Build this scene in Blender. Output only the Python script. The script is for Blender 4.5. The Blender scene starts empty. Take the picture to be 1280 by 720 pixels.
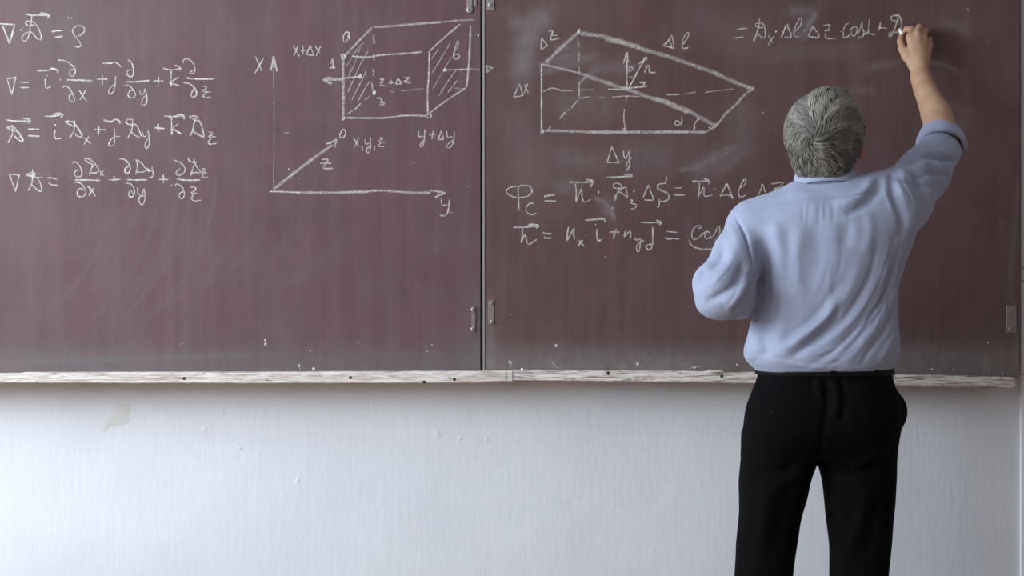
import bpy, math, random
import numpy as np
from mathutils import Vector, Matrix

random.seed(7); RNG = np.random.default_rng(7)
S = bpy.context.scene
COL = S.collection

# ------------------------------------------------------------------ camera
CAMY, CAMZ, FPX = -5.0, 1.34, 2250.0
cam = bpy.data.cameras.new('camera'); camo = bpy.data.objects.new('camera', cam); COL.objects.link(camo)
camo.location = (0, CAMY, CAMZ); camo.rotation_euler = (math.radians(90), 0, 0)
cam.sensor_width = 36; cam.lens = FPX/1280*36; cam.shift_y = -60/1280
S.camera = camo
# ------------------------------------------------------------------ world / lights
w = bpy.data.worlds.new('room_ambience'); S.world = w; w.use_nodes = True
w.node_tree.nodes['Background'].inputs[0].default_value = (1.0, 0.965, 0.95, 1)
w.node_tree.nodes['Background'].inputs[1].default_value = 0.27
def area(name, loc, target, sx, sy, power, color):
    l = bpy.data.lights.new(name, 'AREA'); l.shape = 'RECTANGLE'; l.size = sx; l.size_y = sy
    l.energy = power; l.color = color
    o = bpy.data.objects.new(name, l); COL.objects.link(o); o.location = loc
    o.rotation_euler = (Vector(target)-Vector(loc)).to_track_quat('-Z', 'Y').to_euler()
    return o
area('window_daylight', (-3.5, -2.3, 2.25), (0.0, -1.3, 1.0), 3.2, 1.6, 240, (0.78, 0.90, 1.0))
area('rear_window_daylight', (-3.6, -6.8, 2.2), (0.6, -0.4, 1.2), 2.4, 1.9, 66, (0.90, 0.95, 1.0))
S.view_settings.view_transform = 'Standard'; S.view_settings.look = 'None'
S.view_settings.gamma = 1.0; S.view_settings.use_curve_mapping = False
S.view_settings.exposure = 0.2

# ------------------------------------------------------------------ helpers
def P(px, py, y=0.0):
    s = FPX/(y-CAMY)
    return np.array([(px-640)/s, y, CAMZ-(py-300)/s])
def lin(r, g, b):
    f = lambda c: (c/255/12.92) if c/255 <= 0.04045 else ((c/255+0.055)/1.055)**2.4
    return (f(r), f(g), f(b), 1)
def props(o, label=None, cat=None, group=None, kind=None):
    if label: o['label'] = label
    if cat: o['category'] = cat
    if group: o['group'] = group
    if kind: o['kind'] = kind
    return o
def empty(name, loc=(0, 0, 0)):
    o = bpy.data.objects.new(name, None); COL.objects.link(o); o.location = loc
    o.empty_display_size = 0.1
    bpy.context.view_layer.update(); return o
def link(o, parent=None):
    COL.objects.link(o)
    if parent is not None:
        o.parent = parent
        off = Vector((0, 0, 0)); p = parent
        while p is not None: off += p.location; p = p.parent
        o.location = -off
    return o
def mesh_obj(name, V, F, mat, parent=None, smooth=True, attrs=None):
    me = bpy.data.meshes.new(name)
    V = np.asarray(V, dtype=np.float64)
    if isinstance(F, np.ndarray):
        n = F.shape[1]
        me.vertices.add(len(V)); me.vertices.foreach_set('co', V.astype(np.float32).ravel())
        me.loops.add(F.size); me.loops.foreach_set('vertex_index', F.astype(np.int32).ravel())
        me.polygons.add(len(F)); me.polygons.foreach_set('loop_start', np.arange(0, F.size, n, dtype=np.int32))
        me.update(calc_edges=True)
    else:
        me.from_pydata([tuple(v) for v in V], [], [tuple(f) for f in F])
    me.validate()
    if smooth: me.polygons.foreach_set('use_smooth', [True]*len(me.polygons))
    if attrs:
        for k, a in attrs.items():
            at = me.attributes.new(k, 'FLOAT', 'POINT'); at.data.foreach_set('value', np.asarray(a, dtype=np.float32))
    me.materials.append(mat); me.update()
    o = bpy.data.objects.new(name, me); return link(o, parent)

class MB:
    """collects simple solids into one mesh"""
    def __init__(s): s.V = []; s.F = []
    def add(s, V, F):
        b = len(s.V); s.V += [tuple(v) for v in V]; s.F += [tuple(i+b for i in f) for f in F]
    def box(s, lo, hi, bev=0.0):
        x0, y0, z0 = lo; x1, y1, z1 = hi
        if bev <= 0:
            V = [(x, y, z) for x in (x0, x1) for y in (y0, y1) for z in (z0, z1)]
            s.add(V, [(0, 1, 3, 2), (4, 6, 7, 5), (0, 4, 5, 1), (2, 3, 7, 6), (0, 2, 6, 4), (1, 5, 7, 3)]); return
        b = bev
        # bevelled front (the -y side) only
        V = [(x0, y1, z0), (x1, y1, z0), (x1, y1, z1), (x0, y1, z1),
             (x0, y0+b, z0), (x1, y0+b, z0), (x1, y0+b, z1), (x0, y0+b, z1),
             (x0+b, y0, z0+b), (x1-b, y0, z0+b), (x1-b, y0, z1-b), (x0+b, y0, z1-b)]
        F = [(0, 3, 2, 1), (8, 9, 10, 11)]
        for i in range(4):
            j = (i+1) % 4
            F += [(i, j, j+4, i+4), (i+4, j+4, j+8, i+8)]
        s.add(V, F)
    def disc(s, c, r, y0, y1, n=16, dome=0.0):
        """a short cylinder with its axis along y; front face at y0"""
        V = []; F = []
        for y, rr in ((y1, r), (y0, r), (y0-dome, r*0.6)):
            V += [(c[0]+rr*math.cos(2*math.pi*i/n), y, c[1]+rr*math.sin(2*math.pi*i/n)) for i in range(n)]
        for k in range(2):
            for i in range(n):
                j = (i+1) % n; F.append((k*n+i, k*n+j, (k+1)*n+j, (k+1)*n+i))
        F.append(tuple(2*n+i for i in range(n))); F.append(tuple(reversed(range(n))))
        s.add(V, F)
    def build(s, name, mat, parent=None, smooth=False): return mesh_obj(name, s.V, s.F, mat, parent, smooth)

# ------------------------------------------------------------------ materials
def mat(name, color, rough=0.6, spec=0.5, metal=0.0):
    m = bpy.data.materials.new(name); m.use_nodes = True
    b = m.node_tree.nodes['Principled BSDF']
    b.inputs['Base Color'].default_value = color; b.inputs['Roughness'].default_value = rough
    b.inputs['Specular IOR Level'].default_value = spec; b.inputs['Metallic'].default_value = metal
    return m
class NT:
    def __init__(s, m): s.m = m; s.t = m.node_tree; s.b = s.t.nodes['Principled BSDF']; s.out = s.t.nodes['Material Output']
    def n(s, kind, **kw):
        n = s.t.nodes.new(kind)
        for k, v in kw.items(): setattr(n, k, v)
        return n
    def l(s, a, b): s.t.links.new(a, b)
    def coords(s, scale=(1, 1, 1), rot=(0, 0, 0), obj=True):
        c = s.n('ShaderNodeNewGeometry'); mp = s.n('ShaderNodeMapping')
        mp.inputs['Scale'].default_value = scale; mp.inputs['Rotation'].default_value = rot
        s.l(c.outputs['Position'], mp.inputs['Vector']); return mp.outputs[0]
    def noise(s, vec, scale, detail=4, rough=0.5, dist=0.0):
        n = s.n('ShaderNodeTexNoise'); n.inputs['Scale'].default_value = scale; n.inputs['Detail'].default_value = detail
        n.inputs['Roughness'].default_value = rough; n.inputs['Distortion'].default_value = dist
        s.l(vec, n.inputs['Vector']); return n.outputs['Fac']
    def mr(s, v, a, b, c=0.0, d=1.0):
        n = s.n('ShaderNodeMapRange'); s.l(v, n.inputs[0])
        for i, x in enumerate((a, b, c, d)): n.inputs[i+1].default_value = x
        return n.outputs[0]
    def math(s, op, a, b=None, clamp=False):
        n = s.n('ShaderNodeMath', operation=op); n.use_clamp = clamp
        for i, v in enumerate((a, b)):
            if v is None: continue
            if isinstance(v, (int, float)): n.inputs[i].default_value = v
            else: s.l(v, n.inputs[i])
        return n.outputs[0]
    def mix(s, f, a, b):
        n = s.n('ShaderNodeMix', data_type='RGBA')
        if isinstance(f, (int, float)): n.inputs[0].default_value = f
        else: s.l(f, n.inputs[0])
        for i, v in ((6, a), (7, b)):
            if isinstance(v, tuple): n.inputs[i].default_value = v
            else: s.l(v, n.inputs[i])
        return n.outputs[2]
    def bump(s, h, strength, dist):
        n = s.n('ShaderNodeBump'); n.inputs['Strength'].default_value = strength; n.inputs['Distance'].default_value = dist
        s.l(h, n.inputs['Height']); s.l(n.outputs[0], s.b.inputs['Normal'])
    def attr(s, name):
        n = s.n('ShaderNodeAttribute'); n.attribute_name = name; return n.outputs['Fac']
    def color(s, c): s.l(c, s.b.inputs['Base Color'])

def m_board(name, c1, c2, dustc):
    m = mat(name, c1, 0.55, 0.3); t = NT(m)
    v = t.coords()
    big = t.mr(t.noise(v, 2.6, 5, 0.6), 0.35, 0.68)
    col = t.mix(big, c1, c2)
    vs = t.coords((16, 16, 1.1))
    streak = t.mr(t.noise(vs, 1.6, 6, 0.65), 0.42, 0.75)
    col = t.mix(t.math('MULTIPLY', streak, 0.10), col, lin(150, 140, 140))
    red = t.mr(t.noise(v, 13, 4, 0.6), 0.52, 0.75)
    col = t.mix(t.math('MULTIPLY', red, 0.16), col, lin(122, 70, 78))
    d = t.attr('dust')
    vd = t.coords((5, 5, 3), (0, 0.5, 0))
    dn = t.mr(t.noise(vd, 9, 6, 0.7), 0.25, 0.8, 0.45, 1.35)
    col = t.mix(t.math('MULTIPLY', d, dn, True), col, dustc)
    mot = t.mr(t.noise(v, 5.5, 6, 0.65, .6), 0.45, 0.7)
    col = t.mix(t.math('MULTIPLY', mot, 0.22), col, lin(108, 92, 92))
    sp = t.mr(t.noise(v, 160, 2, 0.5), 0.77, 0.83)
    col = t.mix(t.math('MULTIPLY', sp, 0.35), col, lin(190, 180, 180))
    t.color(col)
    t.bump(t.noise(v, 60, 5, 0.6), 0.15, 0.002)
    return m
M = {}
M['board_l'] = m_board('brown_board_paint', lin(93, 67, 70), lin(86, 62, 65), lin(100, 95, 95))
M['board_r'] = m_board('dark_brown_board_paint', lin(90, 65, 64), lin(80, 58, 58), lin(128, 123, 119))
M['board_edge'] = mat('board_edge_black', lin(30, 28, 30), 0.7)

def m_wall():
    m = mat('white_plaster', lin(222, 224, 228), 0.85, 0.2); t = NT(m)
    v = t.coords(); vv = t.coords((14, 14, 2.2))
    c = t.mix(t.mr(t.noise(v, 3.0, 4), 0.3, 0.7), lin(212, 214, 219), lin(202, 204, 210))
    t.color(c)
    h = t.math('ADD', t.math('MULTIPLY', t.noise(vv, 5, 5, 0.6), 0.6), t.math('MULTIPLY', t.noise(v, 55, 4, 0.6), 0.5))
    t.bump(h, 0.3, 0.005)
    return m
M['wall'] = m_wall()
def m_rail(name, tone):
    m = mat(name, lin(200, 192, 180), 0.8, 0.25); t = NT(m)
    v = t.coords((2.2, 3, 42)); v2 = t.coords((1.6, 1, 16))
    g = t.mr(t.noise(v, 5, 6, 0.7, 1.2), 0.47, 0.62)
    c = t.mix(g, lin(218, 211, 205), lin(*tone))
    p = t.mr(t.noise(v2, 8, 5, 0.65), 0.5, 0.68)
    c = t.mix(t.math('MULTIPLY', p, 0.55), c, lin(172, 140, 118))
    k = t.mr(t.noise(t.coords((1, 1, 3.5)), 34, 3, 0.6), 0.66, 0.72)
    c = t.mix(t.math('MULTIPLY', k, 0.8), c, lin(96, 86, 78))
    t.color(c); t.bump(g, 0.5, 0.0015); return m
M['rail_l'] = m_rail('whitewashed_wood', (168, 156, 146))
M['rail_r'] = m_rail('worn_whitewashed_wood', (112, 92, 76))
M['metal'] = mat('dull_metal', lin(150, 150, 146), 0.45, 0.5, 0.6)
M['strap'] = mat('painted_hinge_metal', lin(128, 124, 116), 0.5, 0.4, 0.2)
M['plate'] = mat('brown_painted_plate', lin(118, 104, 98), 0.55, 0.4)
M['dark'] = mat('dark_hole', lin(22, 20, 20), 0.8)
M['white'] = mat('white_gloss_paint', lin(232, 232, 234), 0.4)
def m_chalk():
    m = mat('chalk_marks', lin(226, 222, 214), 0.95, 0.1); t = NT(m)
    v = t.coords()
    n = t.noise(v, 420, 3, 0.6); n2 = t.noise(v, 110, 3, 0.6)
    nn = t.math('ADD', t.math('MULTIPLY', n, 1.1), t.math('MULTIPLY', n2, 0.7))
    g = t.mr(nn, 0.62, 1.15, 0.12, 1.05)
    a = t.math('MULTIPLY', t.math('MULTIPLY', t.attr('cover'), t.attr('strength')), g, True)
    tr = t.n('ShaderNodeBsdfTransparent'); mx = t.n('ShaderNodeMixShader')
    t.l(a, mx.inputs[0]); t.l(tr.outputs[0], mx.inputs[1]); t.l(t.b.outputs[0], mx.inputs[2])
    t.l(mx.outputs[0], t.out.inputs['Surface'])
    return m
M['chalk'] = m_chalk()
M['chalk_solid'] = mat('white_chalk', lin(240, 240, 238), 0.9, 0.1)
def m_cloth(name, c1, c2, rough=0.85, weave=900, bump=0.12, sheen=0.15):
    m = mat(name, c1, rough, 0.2); t = NT(m); v = t.coords()
    base = t.mix(t.mr(t.noise(v, 6, 3), 0.3, 0.7), c1, c2)
    st = t.mr(t.noise(t.coords((1, 1, .03)), 170, 3, .6), 0.4, 0.65)
    t.color(t.mix(t.math('MULTIPLY', st, .18), base, tuple(q*.72 for q in c2[:3])+(1,)))
    b = t.math('ADD', t.noise(v, weave, 2), t.math('MULTIPLY', t.noise(v, 45, 4, 0.55), 2.0))
    t.bump(b, bump, 0.0018)
    t.b.inputs['Sheen Weight'].default_value = sheen
    t.b.inputs['Specular IOR Level'].default_value = .2 if sheen > .04 else .08
    return m
M['shirt'] = m_cloth('light_blue_cotton', lin(157, 165, 188), lin(149, 156, 179), bump=0.1)
M['seam'] = m_cloth('shirt_seam', lin(150, 163, 198), lin(146, 158, 192))
M['trousers'] = m_cloth('black_wool', lin(10, 9, 11), lin(7, 7, 8), 0.9, 700, 0.25, 0.0)
M['belt'] = mat('black_leather', lin(10, 10, 11), 0.65, 0.2)
def m_skin():
    m = mat('skin', lin(196, 148, 124), 0.55, 0.35); t = NT(m); v = t.coords()
    c = t.mix(t.mr(t.noise(v, 28, 4), 0.35, 0.7), lin(178, 142, 115), lin(164, 126, 102))
    t.color(t.mix(t.attr('red'), c, lin(200, 84, 66)))
    t.bump(t.noise(v, 160, 4), 0.15, 0.001)
    t.b.inputs['Subsurface Weight'].default_value = 0.08
    t.b.inputs['Subsurface Radius'].default_value = (0.01, 0.004, 0.002)
    return m
M['skin'] = m_skin()
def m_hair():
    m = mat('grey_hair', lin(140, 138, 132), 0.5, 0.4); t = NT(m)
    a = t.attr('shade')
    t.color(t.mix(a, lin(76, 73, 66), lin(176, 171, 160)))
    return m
M['hair'] = m_hair()
M['hair_base'] = mat('grey_hair_base', lin(78, 75, 68), 0.8)
M['floor'] = mat('brown_floor', lin(140, 104, 78), 0.5)
M['glass'] = mat('spectacle_lens', (0.9, 0.95, 1, 1), 0.05); M['glass'].node_tree.nodes['Principled BSDF'].inputs['Transmission Weight'].default_value = 1.0
M['frame'] = mat('spectacle_metal', lin(196, 190, 176), 0.3, 0.5, 0.8)
M['eye'] = mat('eye_white', lin(225, 220, 214), 0.3)
M['iris'] = mat('iris', lin(70, 70, 62), 0.3)

# ------------------------------------------------------------------ large structure
WY = 0.105                                   # plaster surface, behind the boards
b = MB(); b.box((-4.6, WY, 0), (4.8, WY+0.2, 3.1)); wall = props(b.build('wall_front', M['wall']), kind='structure')
b = MB(); b.box((-4.6, -7.5, -0.1), (4.8, WY+0.2, 0)); props(b.build('floor', M['floor']), kind='structure')
b = MB(); b.box((-4.6, -7.5, 3.1), (4.8, WY+0.2, 3.2)); props(b.build('ceiling', M['wall']), kind='structure')

# chipped plaster patch and paint dabs: real relief on the wall
def blob(name, pts, mat_, th, parent):
    b = MB(); c = np.mean([P(*p, WY) for p in pts], 0); n = len(pts)
    V = [tuple(P(*p, WY)) for p in pts]
    V2 = [tuple(c+(P(*p, WY)-c)*0.82+np.array([0, -th, 0])) for p in pts]
    F = [(i, (i+1) % n, n+(i+1) % n, n+i) for i in range(n)]+[tuple(n+i for i in range(n))]
    b.add(V+V2, F); return b.build(name, mat_, parent, True)
M['patch'] = mat('scraped_plaster', lin(198, 199, 197), 0.95)
blob('scraped_patch', [(124, 540), (131, 526), (140, 515), (147, 506), (151, 503), (156, 506), (162, 504), (164, 512), (161, 521), (163, 527), (153, 532), (146, 533), (138, 533), (130, 540)], M['patch'], 0.0005, wall)
for cx, cy, r in ((546, 543, 7), (278, 516, 4), (255, 537, 5), (466, 508, 3), (608, 549, 4), (372, 600, 4), (300, 560, 3), (575, 548, 4)):
    blob('plaster_lump', [(cx+r*math.cos(a)*random.uniform(.6, 1), cy+r*1.2*math.sin(a)*random.uniform(.6, 1.1)) for a in np.linspace(0, 6.28, 10)[:-1]], M['wall'], 0.0006, wall)

# ------------------------------------------------------------------ boards
def seg_dist(X, Y, pts):
    best = np.full(X.shape, 1e9); tt = np.zeros(X.shape); n = len(pts)-1
    for i in range(n):
        ax, ay = pts[i]; bx, by = pts[i+1]; dx, dy = bx-ax, by-ay; L = dx*dx+dy*dy+1e-9
        h = np.clip(((X-ax)*dx+(Y-ay)*dy)/L, 0, 1)
        d = np.hypot(X-ax-h*dx, Y-ay-h*dy); m = d < best
        best = np.where(m, d, best); tt = np.where(m, (i+h)/n, tt)
    return best, tt
def dust_map(PX, PY, smears, band):
    D = np.zeros(PX.shape)
    for wd, inten, pts in smears:
        x0 = min(p[0] for p in pts)-3*wd; x1 = max(p[0] for p in pts)+3*wd
        y0 = min(p[1] for p in pts)-3*wd; y1 = max(p[1] for p in pts)+3*wd
        m = (PX > x0) & (PX < x1) & (PY > y0) & (PY < y1)
        d, t = seg_dist(PX[m], PY[m], pts)
        D[m] = np.maximum(D[m], (1.5 if PX[m].mean() < 1050 else 1.0)*inten*np.exp(-(d/wd)**2)*np.clip(np.minimum(t, 1-t)*5+0.35, 0, 1))
    D = D+band*(.75*np.clip((PY-424)/22, 0, 1)+.25*np.clip((PY-400)/50, 0, 1))
    return np.clip(D, 0, 0.9)
def chalkboard(label, x0, x1, y0, y1, m, smears, band, step=2.5):
    by = 462 if x0 > 600 else y1
    root = empty('chalkboard', P((x0+x1)/2, y1, 0.02))
    props(root, label, 'chalkboard', 'side by side board panels')
    xs = np.linspace(x0, x1, int((x1-x0)/step)+1); ys = np.linspace(y0, y1, int((y1-y0)/step)+1)
    PX, PY = np.meshgrid(xs, ys); D = dust_map(PX, PY, smears, band)
    n, k = len(xs), len(ys); sc = FPX/5.0
    X = (PX-640)/sc; Z = CAMZ-(PY-300)/sc
    V = np.stack([X, 0*X, Z], -1).reshape(-1, 3)
    i = np.arange((k-1)*(n-1)); r, c = i//(n-1), i % (n-1); a = r*n+c
    F = np.stack([a, a+n, a+n+1, a+1], 1)
    mesh_obj('writing_surface', V, F, m, root, True, {'dust': D.ravel()})
    b = MB(); lo = P(x0, by, 0); hi = P(x1, y0, 0)
    b.box((lo[0]+.0005, 0.0006, lo[2]+.0005), (hi[0]-.0005, 0.032, hi[2]-.0005)); b.build('backing_panel', M['board_edge'], root)
    return root
arcs = []
for cx, cy, r, a0, a1 in ((90, 250, 150, .15, 1.3), (110, 250, 190, .1, 1.2), (60, 230, 120, .3, 1.4), (200, 260, 130, .2, 1.2), (230, 240, 150, .3, 1.3), (120, 300, 90, .2, 1.4), (300, 250, 140, .5, 1.5)):
    arcs.append((7, 0.13, [(cx+r*math.cos(t), cy+r*.8*math.sin(t)) for t in np.linspace(a0, a1, 8)]))
for cx, r, a0, a1 in ((-60, 260, -.1, .9), (-40, 262, -.1, .95), (-10, 250, 0, 1.0), (-75, 300, -.1, .8), (10, 260, 0, .9), (-95, 240, .1, .9)):
    arcs.append((2.4, .26, [(cx+r*math.cos(t), 215+r*.95*math.sin(t)) for t in np.linspace(a0, a1, 9)]))
sm_l = arcs+[(150, .16, [(40, 0), (140, 120)]), (26, .16, [(40, -10), (45, 200), (30, 420)]), (20, .14, [(140, 270), (150, 430)]), (16, .12, [(235, 260), (240, 430)]),
    (30, .14, [(180, -10), (190, 260)]), (7, .3, [(594, 350), (596, 466)]), (14, .2, [(585, 360), (590, 466)]), (3, .25, [(0, 455), (200, 447), (330, 443)]), (1.2, .5, [(163, 455), (168, 462)]), (4, .3, [(110, 458), (130, 461)]),
    (10, .10, [(330, 320), (350, 430)]), (18, .10, [(60, 300), (75, 440)]), (5, .25, [(590, 0), (597, 60), (598, 140)])]
sm_r = [(15, .42, [(686, 12), (664, 36), (656, 60), (650, 104)]), (12, .3, [(640, 22), (656, 40), (655, 62)]), (8, .3, [(655, 20), (650, 80)]),
    (4, .34, [(668, 84), (700, 72), (722, 66)]), (5, .3, [(672, 92), (712, 82), (748, 68)]), (6, .28, [(690, 80), (735, 70)]), (4, .38, [(724, 104), (738, 92), (750, 84)]), (8, .2, [(735, 84), (790, 84)]),
    (8, .2, [(690, 60), (730, 60)]), (24, .16, [(690, 130), (770, 130)]), (2.6, .5, [(742, 247), (754, 252), (764, 262), (768, 276)]), (7, .3, [(755, 250), (762, 270)]),
    (3, .4, [(846, 214), (872, 209), (900, 197)]), (3, .35, [(862, 208), (900, 196), (926, 182)]), (5, .28, [(900, 215), (920, 200), (932, 186)]), (4, .3, [(880, 200), (905, 186), (930, 180)]), (14, .2, [(860, 215), (930, 190)]),
    (16, .16, [(930, 125), (925, 200)]), (16, .16, [(690, 195), (760, 205)]), (22, .14, [(770, 190), (840, 200)]), (10, .2, [(690, 235), (720, 228)]), (6, .25, [(697, 232), (710, 240)]),
    (5, .3, [(1080, 86), (1098, 82), (1124, 78)]), (3.2, .42, [(1158, 77), (1178, 80), (1199, 90)]), (7, .28, [(1177, 26), (1197, 34), (1217, 44)]), (5, .2, [(1060, 113), (1094, 114)]),
    (6, .18, [(1192, 131), (1217, 144)]), (5, .16, [(1195, 150), (1210, 160)]), (4, .5, [(1020, 14), (1016, 24), (1005, 42)]), (7, .28, [(985, 14), (1019, 13)]), (9, .28, [(1012, 22), (1000, 50)]),
    (12, .12, [(950, 70), (1080, 60)]), (4, .2, [(897, 190), (930, 181)]), (30, .10, [(640, 130), (660, 250)]), (24, .1, [(860, 20), (960, 60)]), (3, .15, [(940, 255), (870, 320)]),
    (7, .22, [(612, 372), (613, 466)]), (12, .16, [(640, 462), (900, 456)]), (20, .1, [(1120, 440), (1270, 450)]), (1.2, .5, [(1231, 448), (1232, 468)]), (1.2, .45, [(1236, 456), (1236, 468)]), (1, .4, [(1175, 452), (1173, 468)]), (5, .2, [(1268, 380), (1270, 466)]),
    (3, .25, [(1275, 200), (1262, 372), (1270, 380)])]
left = chalkboard('left brown chalkboard panel with four chalk formulas and a box drawing', -130, 600.3, -110, 470, M['board_l'], sm_l, .62)
right = chalkboard('right dark brown chalkboard panel that the man is writing on', 604.5, 1273.6, -110, 473.6, M['board_r'], sm_r, .42)
# metal edge of the right panel
b = MB(); lo = P(603.6, 470, 0); hi = P(606.0, -110, 0)
b.box((lo[0], -0.0022, lo[2]), (hi[0], 0.03, hi[2]), 0.001); e = b.build('edge_strip', M['metal'], right); props(e, 'thin bright metal edge strip')

# hinges
def hinge(parent, x0, x1, y0, y1, screws, material, rs=2.6):
    h = MB(); lo = P(x0, y1, 0); hi = P(x1, y0, 0)
    h.box((lo[0], -0.003, lo[2]), (hi[0], 0.0, hi[2]), 0.001)
    ho = h.build('hinge_plate', material, parent)
    for sx, sy in screws:
        p = P(sx, sy, 0); q = MB(); q.disc((p[0], p[2]), rs/450, -0.0045, -0.001, 14, 0.001); q.build('screw', M['metal'], ho, False)
        q = MB(); q.disc((p[0], p[2]), rs*.35/450, -0.0057, -0.0052, 10, 0.0002); q.build('screw_slot', M['dark'], ho, False)
    return ho
hinge(left, 589.6, 594.5, 383, 415, [(591.3, 387), (591, 411.5)], M['plate'])
hinge(right, 610.5, 617.5, 375, 406, [(614.5, 379), (614.8, 402)], M['plate'], 2.2)
hinge(left, 583.5, 590.5, -60, 12, [(587, 12.5)], M['strap'], 4)
hinge(left, 592.0, 596.0, -60, 8, [], M['strap'], 4)
hinge(right, 608.6, 618, -60, 13, [(613, 6.5)], M['strap'], 3)
hinge(right, 1258, 1270.5, 381.5, 416, [(1263.6, 387.5), (1262.4, 411.5)], M['plate'], 2.8)

# white post beyond the right panel
b = MB(); lo = P(1274.8, 760, WY); hi = P(1291, -110, WY)
for z0, z1 in ((0.0, .958), (.962, 1.222), (1.226, 1.258), (1.262, 2.25)):
    b.box((lo[0], WY-.012, z0), (hi[0], WY, z1), 0.001)
t = b.build('trim_1', M['white']); props(t, kind='structure')

# chalk rail: two worn boards nailed end to end
def rail(label, pts, name, m, y0=-0.042, nails=(), lip=474.6):
    """pts: (px, top, bottom) along the rail"""
    root = empty('chalk_rail', P((pts[0][0]+pts[-1][0])/2, pts[0][2], WY)); props(root, label, 'chalk rail', 'wooden rail boards under the chalkboard')
    xs = np.arange(pts[0][0], pts[-1][0]+.1, 3.0); V = []; F = []
    T = np.interp(xs, [p[0] for p in pts], [p[1] for p in pts]); B = np.interp(xs, [p[0] for p in pts], [p[2] for p in pts])
    for i, x in enumerate(xs):
        t = T[i]+RNG.normal(0, .12); bb = B[i]+RNG.normal(0, .16); a = P(x, t, y0); c = P(x, bb, y0); j = .0002*math.sin(x*.11)
        z1, z0 = a[2], c[2]; X = a[0]
        zb = P(0, lip, 0)[2]; V += [(X, WY, z0), (X, y0+.003, z0), (X, y0+j, z0+.0025), (X, y0+j, z1-.0025), (X, y0+.003, z1), (X, -.0015, z1), (X, -.0015, zb), (X, WY, zb)]
    n = len(xs)
    for i in range(n-1):
        for k in range(8):
            k2 = (k+1) % 8; F.append((i*8+k, i*8+k2, (i+1)*8+k2, (i+1)*8+k))
    F += [tuple(range(8)), tuple((n-1)*8+7-k for k in range(8))]
    mesh_obj('rail_board', V, F, m, root, False)
    for nx, ny in nails:
        p = P(nx, ny, y0); q = MB(); q.disc((p[0], p[2]), 1.9/450, y0-.001, y0+.002, 12, .0004); q.build('nail', M['dark'], root)
    return root
rail('left whitewashed wooden chalk rail board under the left panel',
     [(-130, 468, 479), (24, 467.2, 478.6), (27, 466, 478.8), (100, 466, 479), (320, 465.5, 479.3), (560, 464.6, 479), (600, 464.3, 478.5), (632, 464, 477)], 'chalk_rail', M['rail_l'], nails=[(230, 473), (568, 474), (438, 472), (530, 477.5)])
rail('right worn wooden chalk rail board with brown grain passing behind the man',
     [(641.5, 463.2, 475.6), (800, 464, 477.5), (884, 464.8, 478.5), (886, 463.4, 478.8), (905, 463.6, 479), (907, 465.5, 479), (1000, 467, 480), (1120, 468.5, 482), (1270, 472.5, 485.5)], 'chalk_rail', M['rail_r'], nails=[(760, 466.5), (902, 470)])
# small splice piece between the two boards
b = MB(); lo = P(632.4, 477, -.0395); hi = P(641, 463.6, -.0395); b.box((lo[0], -.0395, lo[2]), (hi[0], -.0015, hi[2]), .002)
sp = b.build('splice_block', M['rail_l']); props(sp, 'short pale wooden block between the two rail boards', 'wood block')
q = MB(); a = P(652.6, 463.2, -.02); q.disc((a[0], a[2]+.0034), .0036, -.037, -.020, 12, .0006)
props(q.build('chalk_stub', M['chalk_solid'], smooth=False), 'tiny white stub of chalk lying on the right rail board beside its left end', 'chalk')
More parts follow.
